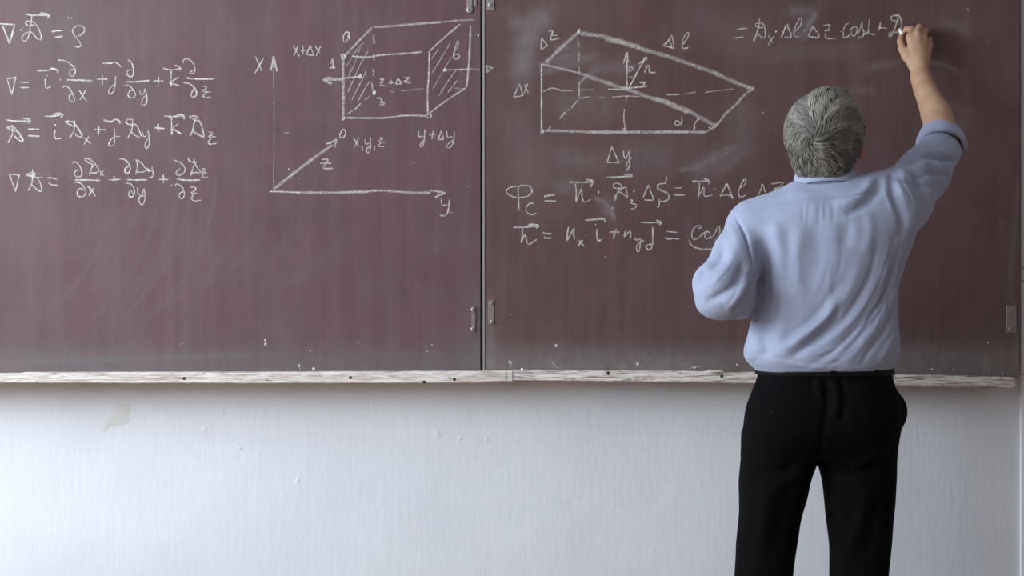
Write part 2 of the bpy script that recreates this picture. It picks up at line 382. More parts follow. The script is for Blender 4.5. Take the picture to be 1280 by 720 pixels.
# ------------------------------------------------------------------ chalk writing
def catmull(pts, step=1.2):
    pts = [np.array(p, float) for p in pts]
    if len(pts) == 2: 
        n = max(2, int(np.linalg.norm(pts[1]-pts[0])/step)); return [pts[0]+(pts[1]-pts[0])*i/n for i in range(n+1)]
    out = []; closed = np.linalg.norm(pts[0]-pts[-1]) < 0.01
    ext = ([pts[-2]] if closed else [2*pts[0]-pts[1]])+pts+([pts[1]] if closed else [2*pts[-1]-pts[-2]])
    for i in range(1, len(ext)-2):
        p0, p1, p2, p3 = ext[i-1:i+3]; n = max(2, int(np.linalg.norm(p2-p1)/step))
        for j in range(n):
            t = j/n
            out.append(0.5*((2*p1)+(-p0+p2)*t+(2*p0-5*p1+4*p2-p3)*t*t+(-p0+3*p1-3*p2+p3)*t**3))
    out.append(pts[-1]); return out
class Chalk:
    def __init__(s): s.V = []; s.F = []; s.C = []; s.K = []; s.i = 0; s.S = []
    def stroke(s, pts, wd, st=1.0, curve=True):
        """pts in frame pixels on the board plane"""
        pl = catmull(pts) if curve else [q for i in range(len(pts)-1) for q in catmull(pts[i:i+2])]
        pl = [p for i, p in enumerate(pl) if i == 0 or np.linalg.norm(p-pl[i-1]) > .05]
        n = len(pl)
        if n < 2: return
        y = -0.00045-0.00001*(s.i % 24); s.i += 1
        base = len(s.V); ph = RNG.uniform(0, 6)
        for i, p in enumerate(pl):
            d = pl[min(i+1, n-1)]-pl[max(i-1, 0)]; d = d/(np.linalg.norm(d)+1e-9); nn = np.array([-d[1], d[0]])
            wv = wd*(1+.16*math.sin(ph+i*.35)+RNG.normal(0, .06))
            if i in (0, n-1): wv *= .55
            for k, c in ((-1, 0.0), (-.45, 1.0), (.45, 1.0), (1, 0.0)):
                q = p+nn*wv*.72*k; a = P(q[0], q[1], 0)
                s.V.append((a[0], y, a[2])); s.C.append(c); s.K.append(st*(1+.12*math.sin(ph*2+i*.23)))
        f0 = len(s.F)
        for i in range(n-1):
            for k in range(3):
                a = base+i*4+k; s.F.append((a, a+4, a+5, a+1))
        s.S.append((np.array(pl), wd, base, len(s.V), f0, len(s.F)))
    def dot(s, x, y, r, st=1.0): s.stroke([(x-r*.9, y-r*.2), (x, y), (x+r*.9, y+r*.2)], r*2.4, st*1.15)
    def build(s, name, parent, label=None):
        # every symbol that stands clear of its neighbours is a piece of its own
        n = len(s.S); g = list(range(n))
        def find(i):
            while g[i] != i: i = g[i]
            return i
        for i in range(n):
            A, wa = s.S[i][:2]
            for j in range(i):
                B, wb = s.S[j][:2]; m = (wa+wb)*.72
                if (A.min(0)-m > B.max(0)).any() or (B.min(0)-m > A.max(0)).any(): continue
                if np.sqrt(((A[:, None]-B[None])**2).sum(-1)).min() < m: g[find(i)] = find(j)
        V = np.array(s.V); Fa = np.array(s.F); C = np.array(s.C); K = np.array(s.K)
        o = empty(name, V.mean(0)); o.parent = parent; o.location = Vector(V.mean(0))-parent.location
        for r in sorted(set(find(i) for i in range(n))):
            vi = []; fi = []; off = 0
            for i in range(n):
                if find(i) != r: continue
                _, _, v0, v1, f0, f1 = s.S[i]; fi.append(Fa[f0:f1]-v0+off); vi.append(np.arange(v0, v1)); off += v1-v0
            vi = np.concatenate(vi)
            mesh_obj('chalk_line' if 'diagram' in name else 'chalk_symbol', V[vi], np.concatenate(fi), M['chalk'], o, False, {'cover': C[vi], 'strength': K[vi]})
        if label: o['label'] = label
        return o
def G(ch, ox, oy, sc, items):
    """items: (width_px, strength, points) read off an enlarged view whose corner is (ox, oy) and scale sc; 'd' marks a dot"""
    for it in items:
        if it[0] == 'd': ch.dot(ox+it[1]/sc, oy+it[2]/sc, it[3]); continue
        wd, st, pts = it[:3]
        ch.stroke([(ox+x/sc, oy+y/sc) for x, y in pts], wd*.88, st*(.9 if wd < 2.8 else .72), not (len(it) > 3))
T = 1.5; L = 1  # usual text width
c = Chalk()
G(c, 0, 5, 10.667, [(2, 1, [(-30, 262), (195, 275), (128, 530), (35, 290)], 1),
  ('d', 280, 348, .9), (2, 1, [(350, 130), (420, 150), (560, 148), (650, 150)]), (2.2, .9, [(540, 118), (610, 130), (655, 152), (630, 185)]),
  (T, .9, [(425, 150), (420, 240), (402, 330), (395, 370), (370, 460), (325, 500), (292, 460), (320, 400), (400, 372), (440, 395), (490, 455), (545, 475), (545, 410), (500, 300), (440, 238), (370, 228), (342, 255), (380, 290), (440, 283), (490, 275)]),
  (2.2, 1, [(690, 370), (760, 357), (835, 355)]), (2, .9, [(725, 440), (780, 438), (840, 427)]), ('d', 908, 185, .8), ('d', 958, 188, .6),
  (T, .85, [(1020, 432), (1085, 410), (1130, 350), (1105, 300), (1040, 290), (985, 320), (968, 370), (1000, 430), (1050, 490), (1078, 550), (1050, 572), (990, 565)])])
c.build('chalk_formula', left)
c = Chalk()
G(c, 0, 65, 9.143, [(T, .95, [(80, 310), (180, 287), (138, 485), (85, 320)], 1), (T, .95, [(228, 345), (330, 347)]), (T, .95, [(228, 408), (325, 405)]),
  (2, .95, [(425, 213), (540, 210), (600, 190), (665, 212)]), (T, .9, [(580, 180), (630, 192), (668, 215), (650, 240)]), ('d', 538, 272, .6), (T, .95, [(518, 305), (520, 375), (530, 415), (580, 395)]),
  (T, .95, [(662, 93), (735, 98), (810, 140), (860, 200), (850, 260), (820, 278), (795, 250), (805, 210), (845, 198)]), (2, 1, [(765, 318), (900, 322), (1055, 328)]), ('d', 690, 317, .6),
  (T, .95, [(715, 405), (750, 388), (800, 425), (840, 500), (850, 560), (820, 568), (790, 535), (800, 490), (830, 480)]), (T, .95, [(905, 435), (945, 500), (990, 565)]), (T, .95, [(980, 435), (945, 500), (912, 550)]),
  (T, .95, [(1105, 312), (1230, 310)]), (T, .95, [(1172, 262), (1168, 380)]), (1.9, .95, [(1175, 130), (1290, 128)])])
G(c, 140, 65, 9.143, [(T, .9, [(0, 130), (30, 118), (70, 135), (105, 172)]), (T, .9, [(42, 275), (35, 380), (15, 455), (-20, 480), (-40, 450), (-10, 400), (20, 375)]),
  (T, .95, [(175, 85), (220, 115), (242, 180), (240, 260), (210, 285), (170, 250), (185, 210), (230, 205)]), (2, .95, [(160, 340), (290, 340), (430, 325)]), (T, .95, [(140, 385), (190, 380), (240, 430), (268, 490), (230, 525), (185, 500), (200, 450), (240, 440)]),
  (T, .95, [(318, 430), (325, 480), (360, 480), (378, 420)]), (T, .95, [(385, 425), (400, 500), (395, 580), (360, 612), (338, 580), (360, 520), (395, 495)]),
  (T, .9, [(470, 330), (590, 330)]), (T, .9, [(535, 285), (525, 400)]), (T, .95, [(580, 185), (680, 205), (790, 185)]), (2.2, .9, [(720, 150), (785, 180), (780, 212)]), (T, .95, [(678, 205), (675, 395)]), (T, .9, [(765, 285), (690, 330)]), (1.9, .95, [(650, 350), (770, 385)]),
  (T, .9, [(812, 130), (825, 85), (880, 85), (935, 140), (948, 215), (915, 250), (890, 235), (930, 205)]), (2, .95, [(850, 292), (940, 308), (1165, 308)]), (1.9, .9, [(820, 350), (890, 365), (950, 420), (968, 480), (930, 520), (905, 490), (930, 430), (950, 425)]),
  (T, .9, [(1025, 390), (1075, 395), (1075, 420), (1030, 450), (1130, 460)]), (T, .9, [(1080, 462), (1040, 495), (1060, 520), (1130, 518)])])
c.build('chalk_formula', left)
c = Chalk()
G(c, 0, 135, 9.143, [(1.9, .95, [(75, 138), (200, 150), (340, 148)]), (2, .9, [(250, 118), (345, 130), (320, 172)]), (T, .9, [(140, 190), (145, 270), (130, 330), (90, 395)]), (2.4, .9, [(78, 220), (130, 250), (200, 270), (235, 320), (262, 375), (220, 370), (160, 315)]), (T, .8, [(78, 222), (150, 215), (190, 250)]),
  (T, .95, [(320, 240), (450, 243)]), (2.2, .95, [(320, 315), (450, 323)]), (2.2, .95, [(510, 95), (620, 92), (700, 70)]), (2.4, .85, [(600, 70), (680, 62), (715, 80), (695, 110)]), ('d', 632, 195, .9), (1.9, .95, [(632, 255), (622, 310), (640, 352), (700, 345)]),
  (T, .9, [(850, 140), (855, 210), (840, 270), (795, 350)]), (2, .9, [(845, 210), (770, 175), (750, 155), (820, 155), (870, 200), (910, 260), (940, 320), (900, 328), (850, 290)]), (T, .9, [(955, 340), (1000, 375), (1045, 415)]), (T, .9, [(1015, 325), (960, 420)]),
  (T, .95, [(1072, 245), (1215, 250)]), (2.2, .95, [(1130, 205), (1125, 305)]), (2.2, .9, [(1185, 135), (1240, 155), (1290, 155)]), ('d', 520, 445, .3)])
G(c, 140, 135, 9.143, [(2.4, .85, [(0, 155), (40, 130), (80, 145), (98, 180)]), (T, .9, [(25, 225), (30, 320), (25, 410), (0, 435), (-35, 420), (-20, 370), (30, 330), (95, 325)]),
  (T, .9, [(232, 120), (235, 190), (220, 270), (180, 345)]), (T, .9, [(232, 130), (180, 130), (158, 160), (200, 190), (260, 185), (300, 230), (340, 330)]), (T, .9, [(215, 265), (260, 310), (320, 340)]), (T, .85, [(345, 265), (365, 325), (400, 315)]), (T, .85, [(410, 245), (425, 340), (425, 420), (395, 462), (378, 430), (395, 370), (425, 350)]),
  (2, .95, [(478, 225), (600, 235)]), (2.2, .95, [(527, 180), (530, 272)]), (1.9, .9, [(595, 90), (680, 97), (820, 90)]), (2.2, .85, [(740, 75), (815, 85), (825, 130)]), (1.9, .95, [(680, 97), (685, 305)]), (T, .9, [(758, 180), (700, 225)]), (1.9, .95, [(695, 240), (800, 300)]),
  (2, .9, [(970, 90), (940, 170), (920, 270), (888, 320)]), (T, .9, [(880, 100), (920, 125), (985, 150)]), (T, .85, [(880, 100), (930, 90), (985, 100)]), (2, .9, [(975, 120), (1020, 190), (1050, 325), (1000, 310), (930, 270)]),
  (T, .9, [(1100, 278), (1145, 280), (1140, 305), (1105, 330), (1190, 328)]), (T, .9, [(1135, 345), (1100, 390), (1120, 412), (1200, 405)])])
c.build('chalk_formula', left)
c = Chalk()
G(c, 0, 190, 9.143, [(T, .95, [(85, 250), (220, 262), (178, 450), (110, 262)], 1), (T, .9, [(370, 195), (372, 280), (360, 370), (320, 440)]), (2.4, .9, [(295, 260), (370, 240), (400, 250), (380, 270), (300, 262)]), (T, .9, [(310, 268), (400, 285), (450, 330), (480, 440), (440, 440), (365, 375)]), (1.4, .6, [(410, 290), (495, 292)]),
  (T, .9, [(540, 295), (600, 298), (650, 315)]), (T, .9, [(555, 350), (590, 372), (660, 380)]), (T, .95, [(828, 130), (855, 112), (900, 145), (935, 215), (930, 270), (880, 285), (848, 250), (870, 210), (905, 205)]),
  (T, .9, [(1135, 215), (1090, 140), (1020, 80), (970, 85), (1010, 120), (1060, 150), (1040, 200), (1020, 265)]), (T, .9, [(1030, 235), (1090, 240), (1135, 215)]), (T, .8, [(1140, 215), (1190, 275)]), (T, .8, [(1180, 210), (1150, 270)]),
  (2.1, .9, [(855, 320), (1000, 320), (1145, 325)]), (T, .9, [(855, 345), (920, 355), (965, 410), (980, 470), (945, 510), (890, 500), (885, 440), (925, 415), (960, 440)]), (1.9, .9, [(1005, 390), (1050, 440), (1090, 505)]), (1.9, .9, [(1075, 410), (1045, 450), (1018, 500)]), (T, .9, [(1245, 318), (1290, 318)])])
G(c, 140, 190, 9.143, [(T, .95, [(0, 318), (100, 312)]), (2, .95, [(25, 270), (25, 335)]), (1.9, .95, [(85, 80), (140, 85), (190, 130), (210, 190), (190, 240), (155, 235), (150, 195), (185, 165), (205, 170)]),
  (T, .9, [(280, 90), (290, 170), (272, 255)]), (1.9, .9, [(270, 88), (330, 120), (380, 180), (430, 225)]), (T, .9, [(285, 225), (340, 232), (400, 210)]), (T, .85, [(405, 180), (430, 215), (455, 210)]), (T, .85, [(455, 165), (470, 240), (455, 290), (420, 290)]), 
  (1.9, .95, [(170, 315), (270, 320), (400, 318)]), (T, .9, [(165, 355), (220, 370), (255, 430), (250, 490), (220, 515), (190, 490), (210, 440), (245, 480)]), (T, .9, [(290, 410), (300, 480), (345, 480), (365, 420)]), (T, .85, [(368, 415), (378, 510), (365, 580), (335, 602), (308, 560), (320, 510), (370, 500)]),
  (T, .9, [(535, 312), (645, 315)]), (1.9, .95, [(587, 262), (590, 355)]), (T, .9, [(700, 90), (780, 120), (832, 180), (825, 235), (770, 268), (732, 245), (750, 210), (780, 185)]), (2, .9, [(865, 70), (900, 110), (970, 120)]), (T, .85, [(935, 65), (940, 130), (920, 200), (900, 270)]), (T, .9, [(935, 120), (985, 190), (1015, 235), (950, 235), (900, 245)]), (T, .8, [(870, 110), (960, 115)]),
  (T, .85, [(1020, 190), (1070, 195), (1030, 235), (1085, 235)]), (T, .85, [(1060, 245), (1030, 275), (1060, 295), (1095, 285)]), (2, .95, [(740, 308), (850, 322), (1005, 320)]), ('d', 680, 380, .6), (T, .9, [(715, 385), (745, 365), (800, 400), (828, 470), (815, 525), (785, 530), (768, 495), (790, 460), (820, 455)]),
  (T, .9, [(890, 400), (950, 405), (955, 430), (905, 470), (975, 468)]), (T, .9, [(940, 475), (912, 520), (935, 558), (1020, 550)])])
c.build('chalk_formula', left)
# box drawing with axes
c = Chalk()
G(c, 310, 30, 8, [(1.7, .9, [(75, 325), (140, 475)]), (1.7, .9, [(155, 340), (68, 495)]), (2.4, .85, [(257, 320), (238, 420), (228, 465)]), (2.2, .9, [(257, 320), (290, 475)]), (2.6, .6, [(257, 340), (257, 440)]),
  (1.6, .85, [(450, 210), (500, 300), (515, 325)]), (1.6, .85, [(500, 215), (460, 318)]), (1.6, .8, [(525, 265), (580, 265)]), (1.5, .8, [(552, 215), (550, 300)]), (1.6, .85, [(585, 300), (625, 215), (655, 315), (590, 305)], 1), (1.6, .85, [(672, 220), (720, 295)]), (1.6, .8, [(730, 215), (680, 320)]),
  (1.5, .9, [(1010, 88), (985, 78), (958, 115), (955, 165), (970, 185), (990, 165), (1010, 90)]), (1.5, .9, [(1014, 82), (1010, 130), (1014, 168)]), (1.8, .9, [(825, 400), (850, 345), (850, 435)], 1), (2, .9, [(815, 437), (875, 437)]),
  (2.0, .8, [(945, 560), (750, 558)]), (2.4, .8, [(750, 558), (800, 538), (845, 548)]), (2.4, .95, [(750, 558), (835, 598)])])
G(c, 310, 30, 8, [(1.0, .5, [(255, 450), (262, 900), (258, 1400), (255, 1660)])])
G(c, 400, 20, 5.143, [(3.2, .8, [(148, 280), (150, 460), (150, 640)]), (2.6, .95, [(150, 262), (135, 255), (150, 245), (163, 262), (148, 275), (135, 262)]), (2.8, .75, [(165, 250), (250, 160), (335, 75)]), (1.6, .7, [(345, 68), (352, 74)]), (3, .65, [(350, 72), (520, 60), (640, 48), (780, 38)]),
  (2.2, .8, [(205, 258), (300, 265), (400, 250), (560, 240), (655, 230)]), (2, .8, [(345, 120), (348, 180)]), (1.8, .8, [(345, 245), (348, 285)]), (1.8, .75, [(335, 345), (345, 350), (342, 385)]), (1.8, .75, [(332, 425), (340, 480)]), ('d', 348, 493, 2.2), (1.8, .8, [(362, 530), (385, 528), (400, 545), (385, 555), (415, 560), (405, 572), (378, 568)]),
  (1.4, .65, [(325, 510), (290, 540)]), (1.6, .65, [(265, 560), (220, 605)]), (1.6, .6, [(210, 608), (175, 632)]), (1.3, .5, [(265, 180), (215, 250), (172, 320)]), (1.3, .5, [(285, 170), (260, 200), (225, 300), (180, 390)]), (1.4, .6, [(310, 225), (265, 300), (220, 400), (178, 490)]), (1.5, .65, [(298, 352), (265, 420), (205, 540)]), (1.5, .65, [(318, 420), (285, 475), (243, 550)]),
  (1.8, .85, [(55, 408), (150, 400), (250, 390)]), ('d', 257, 388, 2.3), (1.6, .85, [(385, 408), (412, 405), (385, 432), (410, 428)], 1), (1.5, .85, [(385, 445), (430, 452)]), (1.5, .85, [(440, 430), (475, 428)]), (1.5, .85, [(456, 405), (458, 440)]), (1.6, .85, [(485, 438), (502, 400), (525, 435), (488, 438)], 1), (1.6, .85, [(535, 398), (575, 395), (545, 425), (585, 432)], 1), (1.4, .8, [(535, 418), (570, 415)]),
  (1.5, .55, [(455, 485), (480, 490)]), (1.2, .5, [(520, 482), (665, 466)]), (2.0, .9, [(140, 655), (148, 645), (158, 655), (150, 668), (140, 655)]), (2.2, .85, [(160, 655), (400, 655), (540, 640), (680, 642)])])
G(c, 510, 10, 4.8, [(2.2, .85, [(128, 260), (125, 400), (118, 500), (118, 630)]), (2.2, .95, [(115, 645), (125, 632), (140, 645), (125, 660), (108, 650)]), (2.2, .8, [(130, 258), (220, 175), (315, 95)]), (2.2, .5, [(0, 100), (150, 90), (260, 78), (395, 70)]), (2.6, .75, [(375, 110), (370, 250), (362, 370), (352, 475)]),
  (1.9, .75, [(130, 630), (230, 555), (350, 478)]), (1.4, .5, [(185, 245), (140, 305)]), (1.5, .6, [(255, 210), (200, 300), (145, 390)]), (1.3, .5, [(265, 290), (215, 370), (150, 485)]), (1.4, .55, [(290, 370), (240, 440), (182, 532)]), (1.6, .65, [(295, 435), (240, 505)]), (1.2, .4, [(270, 480), (345, 485)]),
  (1.7, .85, [(300, 195), (280, 250), (275, 300), (300, 305), (308, 280), (280, 280)]), (1.5, .75, [(305, 200), (300, 230), (282, 260)]), (2, .8, [(220, 372), (310, 370), (390, 365)]), ('d', 222, 372, 2), (1.2, .5, [(395, 366), (428, 366)])])
G(c, 330, 140, 6.546, [(3.6, .75, [(85, 630), (200, 535), (350, 420), (480, 325), (560, 270)]), (2.2, .85, [(595, 222), (560, 240), (512, 262)]), (2.4, .85, [(595, 222), (578, 290)]), (2.2, .7, [(520, 262), (575, 240)]), (1.7, .9, [(650, 140), (622, 180), (625, 208), (655, 205), (668, 165), (650, 140)]),
  (1.8, .85, [(475, 388), (520, 385), (520, 402), (495, 430)]), (1.8, .9, [(460, 420), (550, 420)]), (1.8, .85, [(510, 430), (482, 450), (495, 462), (565, 462)]), (2, .95, [(45, 650), (150, 652), (300, 660)]), (3, .75, [(300, 658), (500, 660), (700, 658), (852, 655)]), ('d', 203, 468, .8), ('d', 290, 545, .5), ('d', 245, 546, .5), (1.2, .4, [(160, 170), (210, 170)])])
G(c, 430, 150, 5.5375, [(3, .75, [(0, 500), (130, 495), (260, 488), (420, 500), (600, 505)]), (2.4, .85, [(590, 485), (650, 495), (705, 505)]), (2, .9, [(705, 505), (660, 520), (628, 538)]), (1.6, .8, [(672, 545), (680, 590), (715, 585)]), (1.7, .85, [(730, 550), (722, 620), (705, 660), (665, 660)]), (1.2, .4, [(725, 640), (755, 640)]),
  (1.6, .85, [(65, 125), (105, 185)]), (1.6, .85, [(105, 120), (72, 188)]), (1.4, .8, [(125, 180), (127, 215)]), (1.6, .8, [(145, 130), (150, 165), (180, 160)]), (1.6, .8, [(185, 120), (182, 200), (165, 228), (155, 205), (180, 180)]), (1.4, .8, [(215, 180), (210, 215)]), (1.6, .85, [(238, 125), (270, 125), (240, 150), (285, 155)]), (1.5, .8, [(258, 155), (240, 180), (280, 185)]),
  (1.6, .85, [(515, 75), (520, 115), (550, 112)]), (1.7, .85, [(560, 65), (555, 140), (540, 188), (525, 175), (552, 140)]), (1.6, .85, [(590, 105), (640, 98)]), (1.6, .85, [(618, 72), (608, 132)]), (1.6, .85, [(652, 135), (672, 75), (690, 132), (655, 137)], 1), (1.6, .85, [(712, 75), (718, 120), (750, 115)]), (1.7, .85, [(762, 70), (760, 140), (735, 190), (708, 180), (735, 155), (765, 135)]),
  ('d', 483, 298, .6), (1.1, .5, [(848, 458), (880, 460)])])
for x, y, r in ((332, 430, 1.6), (331.5, 425, 1.2), (392, 461, 1.7), (374, 457, 1.3), (388, 438, .9), (448, 428, .7), (540, 431, .7), (534, 439, .6), (598, 44, 1.0)): c.dot(x, y, r, 1.0)
G(c, 0, 0, 1, [(1, .5, [(372, 453), (376, 464)]), (1, .5, [(225, 431), (229, 428)])])
c.build('chalk_diagram', left)
# wedge drawing on the right panel
c = Chalk()
G(c, 510, 10, 4.8, [(1.7, .7, [(468, 345), (512, 357), (475, 385), (468, 345)], 1), (1.4, .5, [(470, 362), (500, 360)])])
G(c, 640, 30, 5.144, [(4.2, .72, [(215, 250), (320, 150), (430, 50)]), ('d', 430, 45, 1.8), (5, .68, [(435, 60), (560, 75), (700, 110), (823, 150)]), (2.2, .95, [(190, 255), (190, 450), (190, 680)]), (3, .7, [(210, 262), (350, 295), (480, 330)]), (5, .62, [(470, 328), (600, 375), (730, 420)]), (1.8, .9, [(185, 258), (210, 262)]),
  (1.8, .9, [(185, 690), (195, 680), (205, 690), (192, 700), (185, 690)]), (1.5, .85, [(185, 165), (190, 90), (228, 140), (185, 165)], 1), (1.6, .85, [(235, 50), (262, 45), (250, 100), (310, 90)]), (1.5, .8, [(250, 75), (290, 72)]), (1.6, .85, [(10, 470), (48, 385), (70, 460), (10, 470)], 1), (1.6, .85, [(80, 390), (105, 445)]), (1.5, .85, [(100, 385), (75, 450)]),
  (1.8, .75, [(422, 90), (428, 145)]), (1.6, .7, [(433, 180), (430, 240)]), (1.6, .6, [(430, 270), (435, 320)]), (1.7, .7, [(432, 375), (432, 470)]), (1.6, .7, [(432, 380), (480, 335)]), (1.6, .75, [(200, 435), (260, 412), (320, 428), (395, 428)]), (1.6, .7, [(430, 425), (525, 423)]), (1.6, .7, [(620, 418), (710, 422)]),
  (1.6, .75, [(430, 478), (500, 468)]), (1.6, .65, [(560, 470), (600, 475)]), (1.6, .7, [(645, 470), (740, 463), (820, 468)]), (1.8, .75, [(425, 490), (380, 540)]), (1.6, .65, [(372, 545), (350, 560)]), (1.8, .7, [(345, 565), (305, 610)]), (2.4, .7, [(250, 655), (225, 690)]), (3.6, .72, [(215, 685), (400, 690), (560, 697), (823, 695)]),
  (1.8, .75, [(735, 465), (735, 495)]), (1.8, .8, [(722, 545), (720, 620), (735, 700)]), (1.6, .8, [(705, 680), (725, 670), (720, 695), (705, 690)])])
G(c, 740, 50, 6, [(5, .66, [(100, -5), (250, 30), (400, 75), (560, 120), (720, 175)]), (2, .95, [(265, 90), (262, 200), (262, 370)]), (2.4, .8, [(265, 90), (235, 175)]), (2.2, .8, [(266, 110), (270, 170)]), (2, .95, [(275, 365), (340, 240), (405, 125)]), (2.4, .85, [(350, 182), (405, 130), (402, 155)]), (1.5, .8, [(320, 190), (285, 240), (275, 225), (290, 200), (320, 230)]), (1.3, .6, [(280, 275), (310, 280)]),
  (2, .95, [(255, 365), (330, 355), (395, 348)]), (1.8, .9, [(355, 318), (400, 320), (380, 340), (412, 345), (400, 355)]), (4.4, .8, [(225, 358), (285, 375)]), (1.7, .9, [(405, 180), (400, 240), (395, 235), (425, 190), (432, 240), (478, 243)]), (5, .66, [(270, 372), (400, 420), (560, 475), (720, 545)]), (1.6, .75, [(120, 370), (240, 372)]),
  (1.6, .65, [(560, 410), (640, 410)]), (1.5, .85, [(530, 40), (580, 0), (600, 55), (535, 45)], 1), (4, .66, [(0, 690), (180, 690), (400, 690), (560, 690), (720, 688)]), (1.7, .9, [(672, 570), (672, 620), (640, 640), (618, 620), (640, 605), (675, 638)])])
G(c, 620, 0, 3.765, [(1.6, .9, [(795, 215), (828, 165), (838, 228), (795, 215)], 1), (1.7, .9, [(880, 210), (908, 165), (900, 155), (880, 185), (878, 225), (905, 225)])])
G(c, 820, 90, 8.469, [(5, .66, [(335, -92), (500, -35), (620, 10), (760, 75), (880, 125), (1000, 170)]), (2.8, .8, [(940, 150), (1040, 172)]), (3.2, .8, [(1035, 172), (940, 240), (840, 350), (740, 440), (640, 560), (520, 640)]), (1.6, .75, [(110, 240), (250, 238)]), (1.4, .65, [(300, 235), (420, 212)]), (1.3, .6, [(520, 215), (640, 200), (820, 178)]),
  (5, .66, [(0, 275), (150, 330), (350, 415), (500, 500), (620, 560)]), (3.6, .8, [(0, 635), (200, 632), (400, 635), (520, 638)]), (2, .95, [(460, 488), (410, 545), (405, 615)]), ('d', 562, 588, .7)])
for x, y, r in ((695, 432, 1.4), (797, 455, 1.5), (868, 459, 1.4), (921, 456, 1.3), (637, 452, 1.3), (1015, 440, .8), (638, 393, .6), (954, 141, .8), (1235, 428, 1.0), (1253, 467, 1.1), (1165, 461, 1.2), (1192, 462, 1.1)): c.dot(x, y, r, .9)
G(c, 0, 0, 1, [(1.4, .9, [(1209, 10), (1211, 14)]), (1.6, .6, [(862, 460), (875, 458)]), (1.8, .7, [(640, 452), (637, 459)]), (1.5, .6, [(689, 452), (697, 460)]), (1.4, .8, [(797, 452), (794, 457)])])
c.build('chalk_diagram', right)
c = Chalk()
G(c, 625, 180, 8, [(T, .9, [(1118, 25), (1190, 188), (1072, 185), (1118, 25)], 1), (T, .8, [(180, 440), (190, 640), (188, 660)]), (T, .85, [(180, 450), (205, 415), (290, 420), (320, 470), (280, 520), (180, 535), (100, 515), (62, 475), (100, 435), (205, 418)]), (T, .85, [(340, 600), (310, 590), (270, 620), (262, 670), (300, 705), (350, 700), (365, 690)]),
  (1.9, .9, [(440, 525), (490, 515), (550, 508)]), (1.9, .9, [(445, 568), (560, 570)]), (2.4, .7, [(700, 380), (800, 385), (930, 375)]), (2.4, .8, [(860, 355), (930, 370), (905, 430)]), (T, .9, [(755, 400), (762, 480), (758, 580)]), (T, .9, [(760, 575), (800, 480), (815, 450), (825, 550), (850, 580), (905, 555)]), ('d', 985, 482, 1.0)])
G(c, 750, 175, 8, [(T, .9, [(235, 105), (240, 165), (260, 180), (290, 110)]), (T, .9, [(298, 100), (292, 180), (295, 250), (268, 308), (262, 260), (290, 195), (320, 175)]), (2, .9, [(62, 375), (180, 370), (300, 362)]), (2.4, .8, [(240, 348), (300, 345), (320, 360), (295, 370)]),
  (T, .85, [(270, 472), (200, 485), (140, 475), (135, 440), (180, 432), (215, 460), (205, 520)]), (T, .85, [(200, 490), (175, 520), (150, 605), (142, 570), (190, 520), (230, 540), (275, 580)]), (T, .85, [(262, 490), (270, 530), (278, 580)]), ('d', 340, 510, .9), (T, .9, [(300, 598), (325, 605), (310, 632), (360, 645), (355, 680), (305, 690)]),
  (T, .9, [(430, 575), (485, 450), (535, 590), (520, 603), (445, 598)], 1), (1.9, .9, [(665, 365), (655, 430), (620, 435), (580, 450), (585, 490), (670, 530), (690, 580), (650, 612), (600, 612), (590, 590), (592, 640), (575, 680)]), (T, .9, [(745, 480), (820, 478)]), (1.9, .9, [(740, 548), (800, 550), (850, 545)]), (T, .8, [(920, 415), (970, 418)]), ('d', 125, 682, .8)])
G(c, 850, 200, 6, [(1.6, .9, [(95, 155), (150, 158), (220, 158)]), (1.7, .9, [(180, 138), (220, 158), (212, 185)]), (T, .9, [(145, 165), (145, 220), (135, 285)]), (T, .9, [(138, 275), (170, 215), (180, 205), (180, 265), (200, 272), (245, 262)]), ('d', 265, 220, .6), (2, .9, [(300, 275), (350, 175)]), (2, .9, [(350, 175), (400, 290)]), (1.7, .9, [(400, 290), (375, 265), (310, 265)]),
  (T, .9, [(440, 215), (480, 190), (495, 150), (480, 148), (450, 200), (440, 260), (460, 278), (495, 262)]), (T, .9, [(575, 280), (605, 225), (618, 180), (640, 245)]), (T, .8, [(590, 275), (650, 265)]), (T, .85, [(685, 180), (770, 168), (735, 210), (700, 225)]), (T, .8, [(705, 212), (755, 208)]), (1.6, .8, [(845, 50), (875, 50)]), (T, .8, [(890, 90), (862, 95), (880, 115)]), (T, .8, [(0, 208), (15, 208)]), (T, .8, [(0, 262), (35, 264)])])
c.build('chalk_formula', right)
c = Chalk()
G(c, 635, 260, 9.846, [(2.2, .9, [(65, 238), (180, 238), (300, 225), (370, 222)]), (2.4, .85, [(245, 205), (330, 205), (380, 220), (345, 252)]), (2, .9, [(180, 240), (175, 340), (165, 430)]), (T, .9, [(165, 425), (200, 340), (215, 340), (235, 420), (260, 448), (310, 415), (360, 382)]),
  (1.9, .9, [(425, 300), (460, 315), (540, 318)]), (1.9, .9, [(440, 358), (480, 372), (540, 368)]), (2, .9, [(745, 230), (730, 320), (728, 405)]), (1.9, .9, [(728, 400), (760, 340), (810, 250), (805, 310), (820, 385)]), (2.2, .85, [(870, 395), (900, 430), (940, 475)]), (2.2, .85, [(920, 395), (890, 430), (860, 470)]), (2.2, .85, [(950, 150), (1060, 142), (1180, 135)]), (2.4, .8, [(1110, 128), (1180, 135), (1195, 175)]), ('d', 1080, 203, .7), (1.9, .9, [(1092, 260), (1095, 350), (1110, 402), (1150, 390)]), ('d', 962, 330, .5), ('d', 1190, 597, .5)])
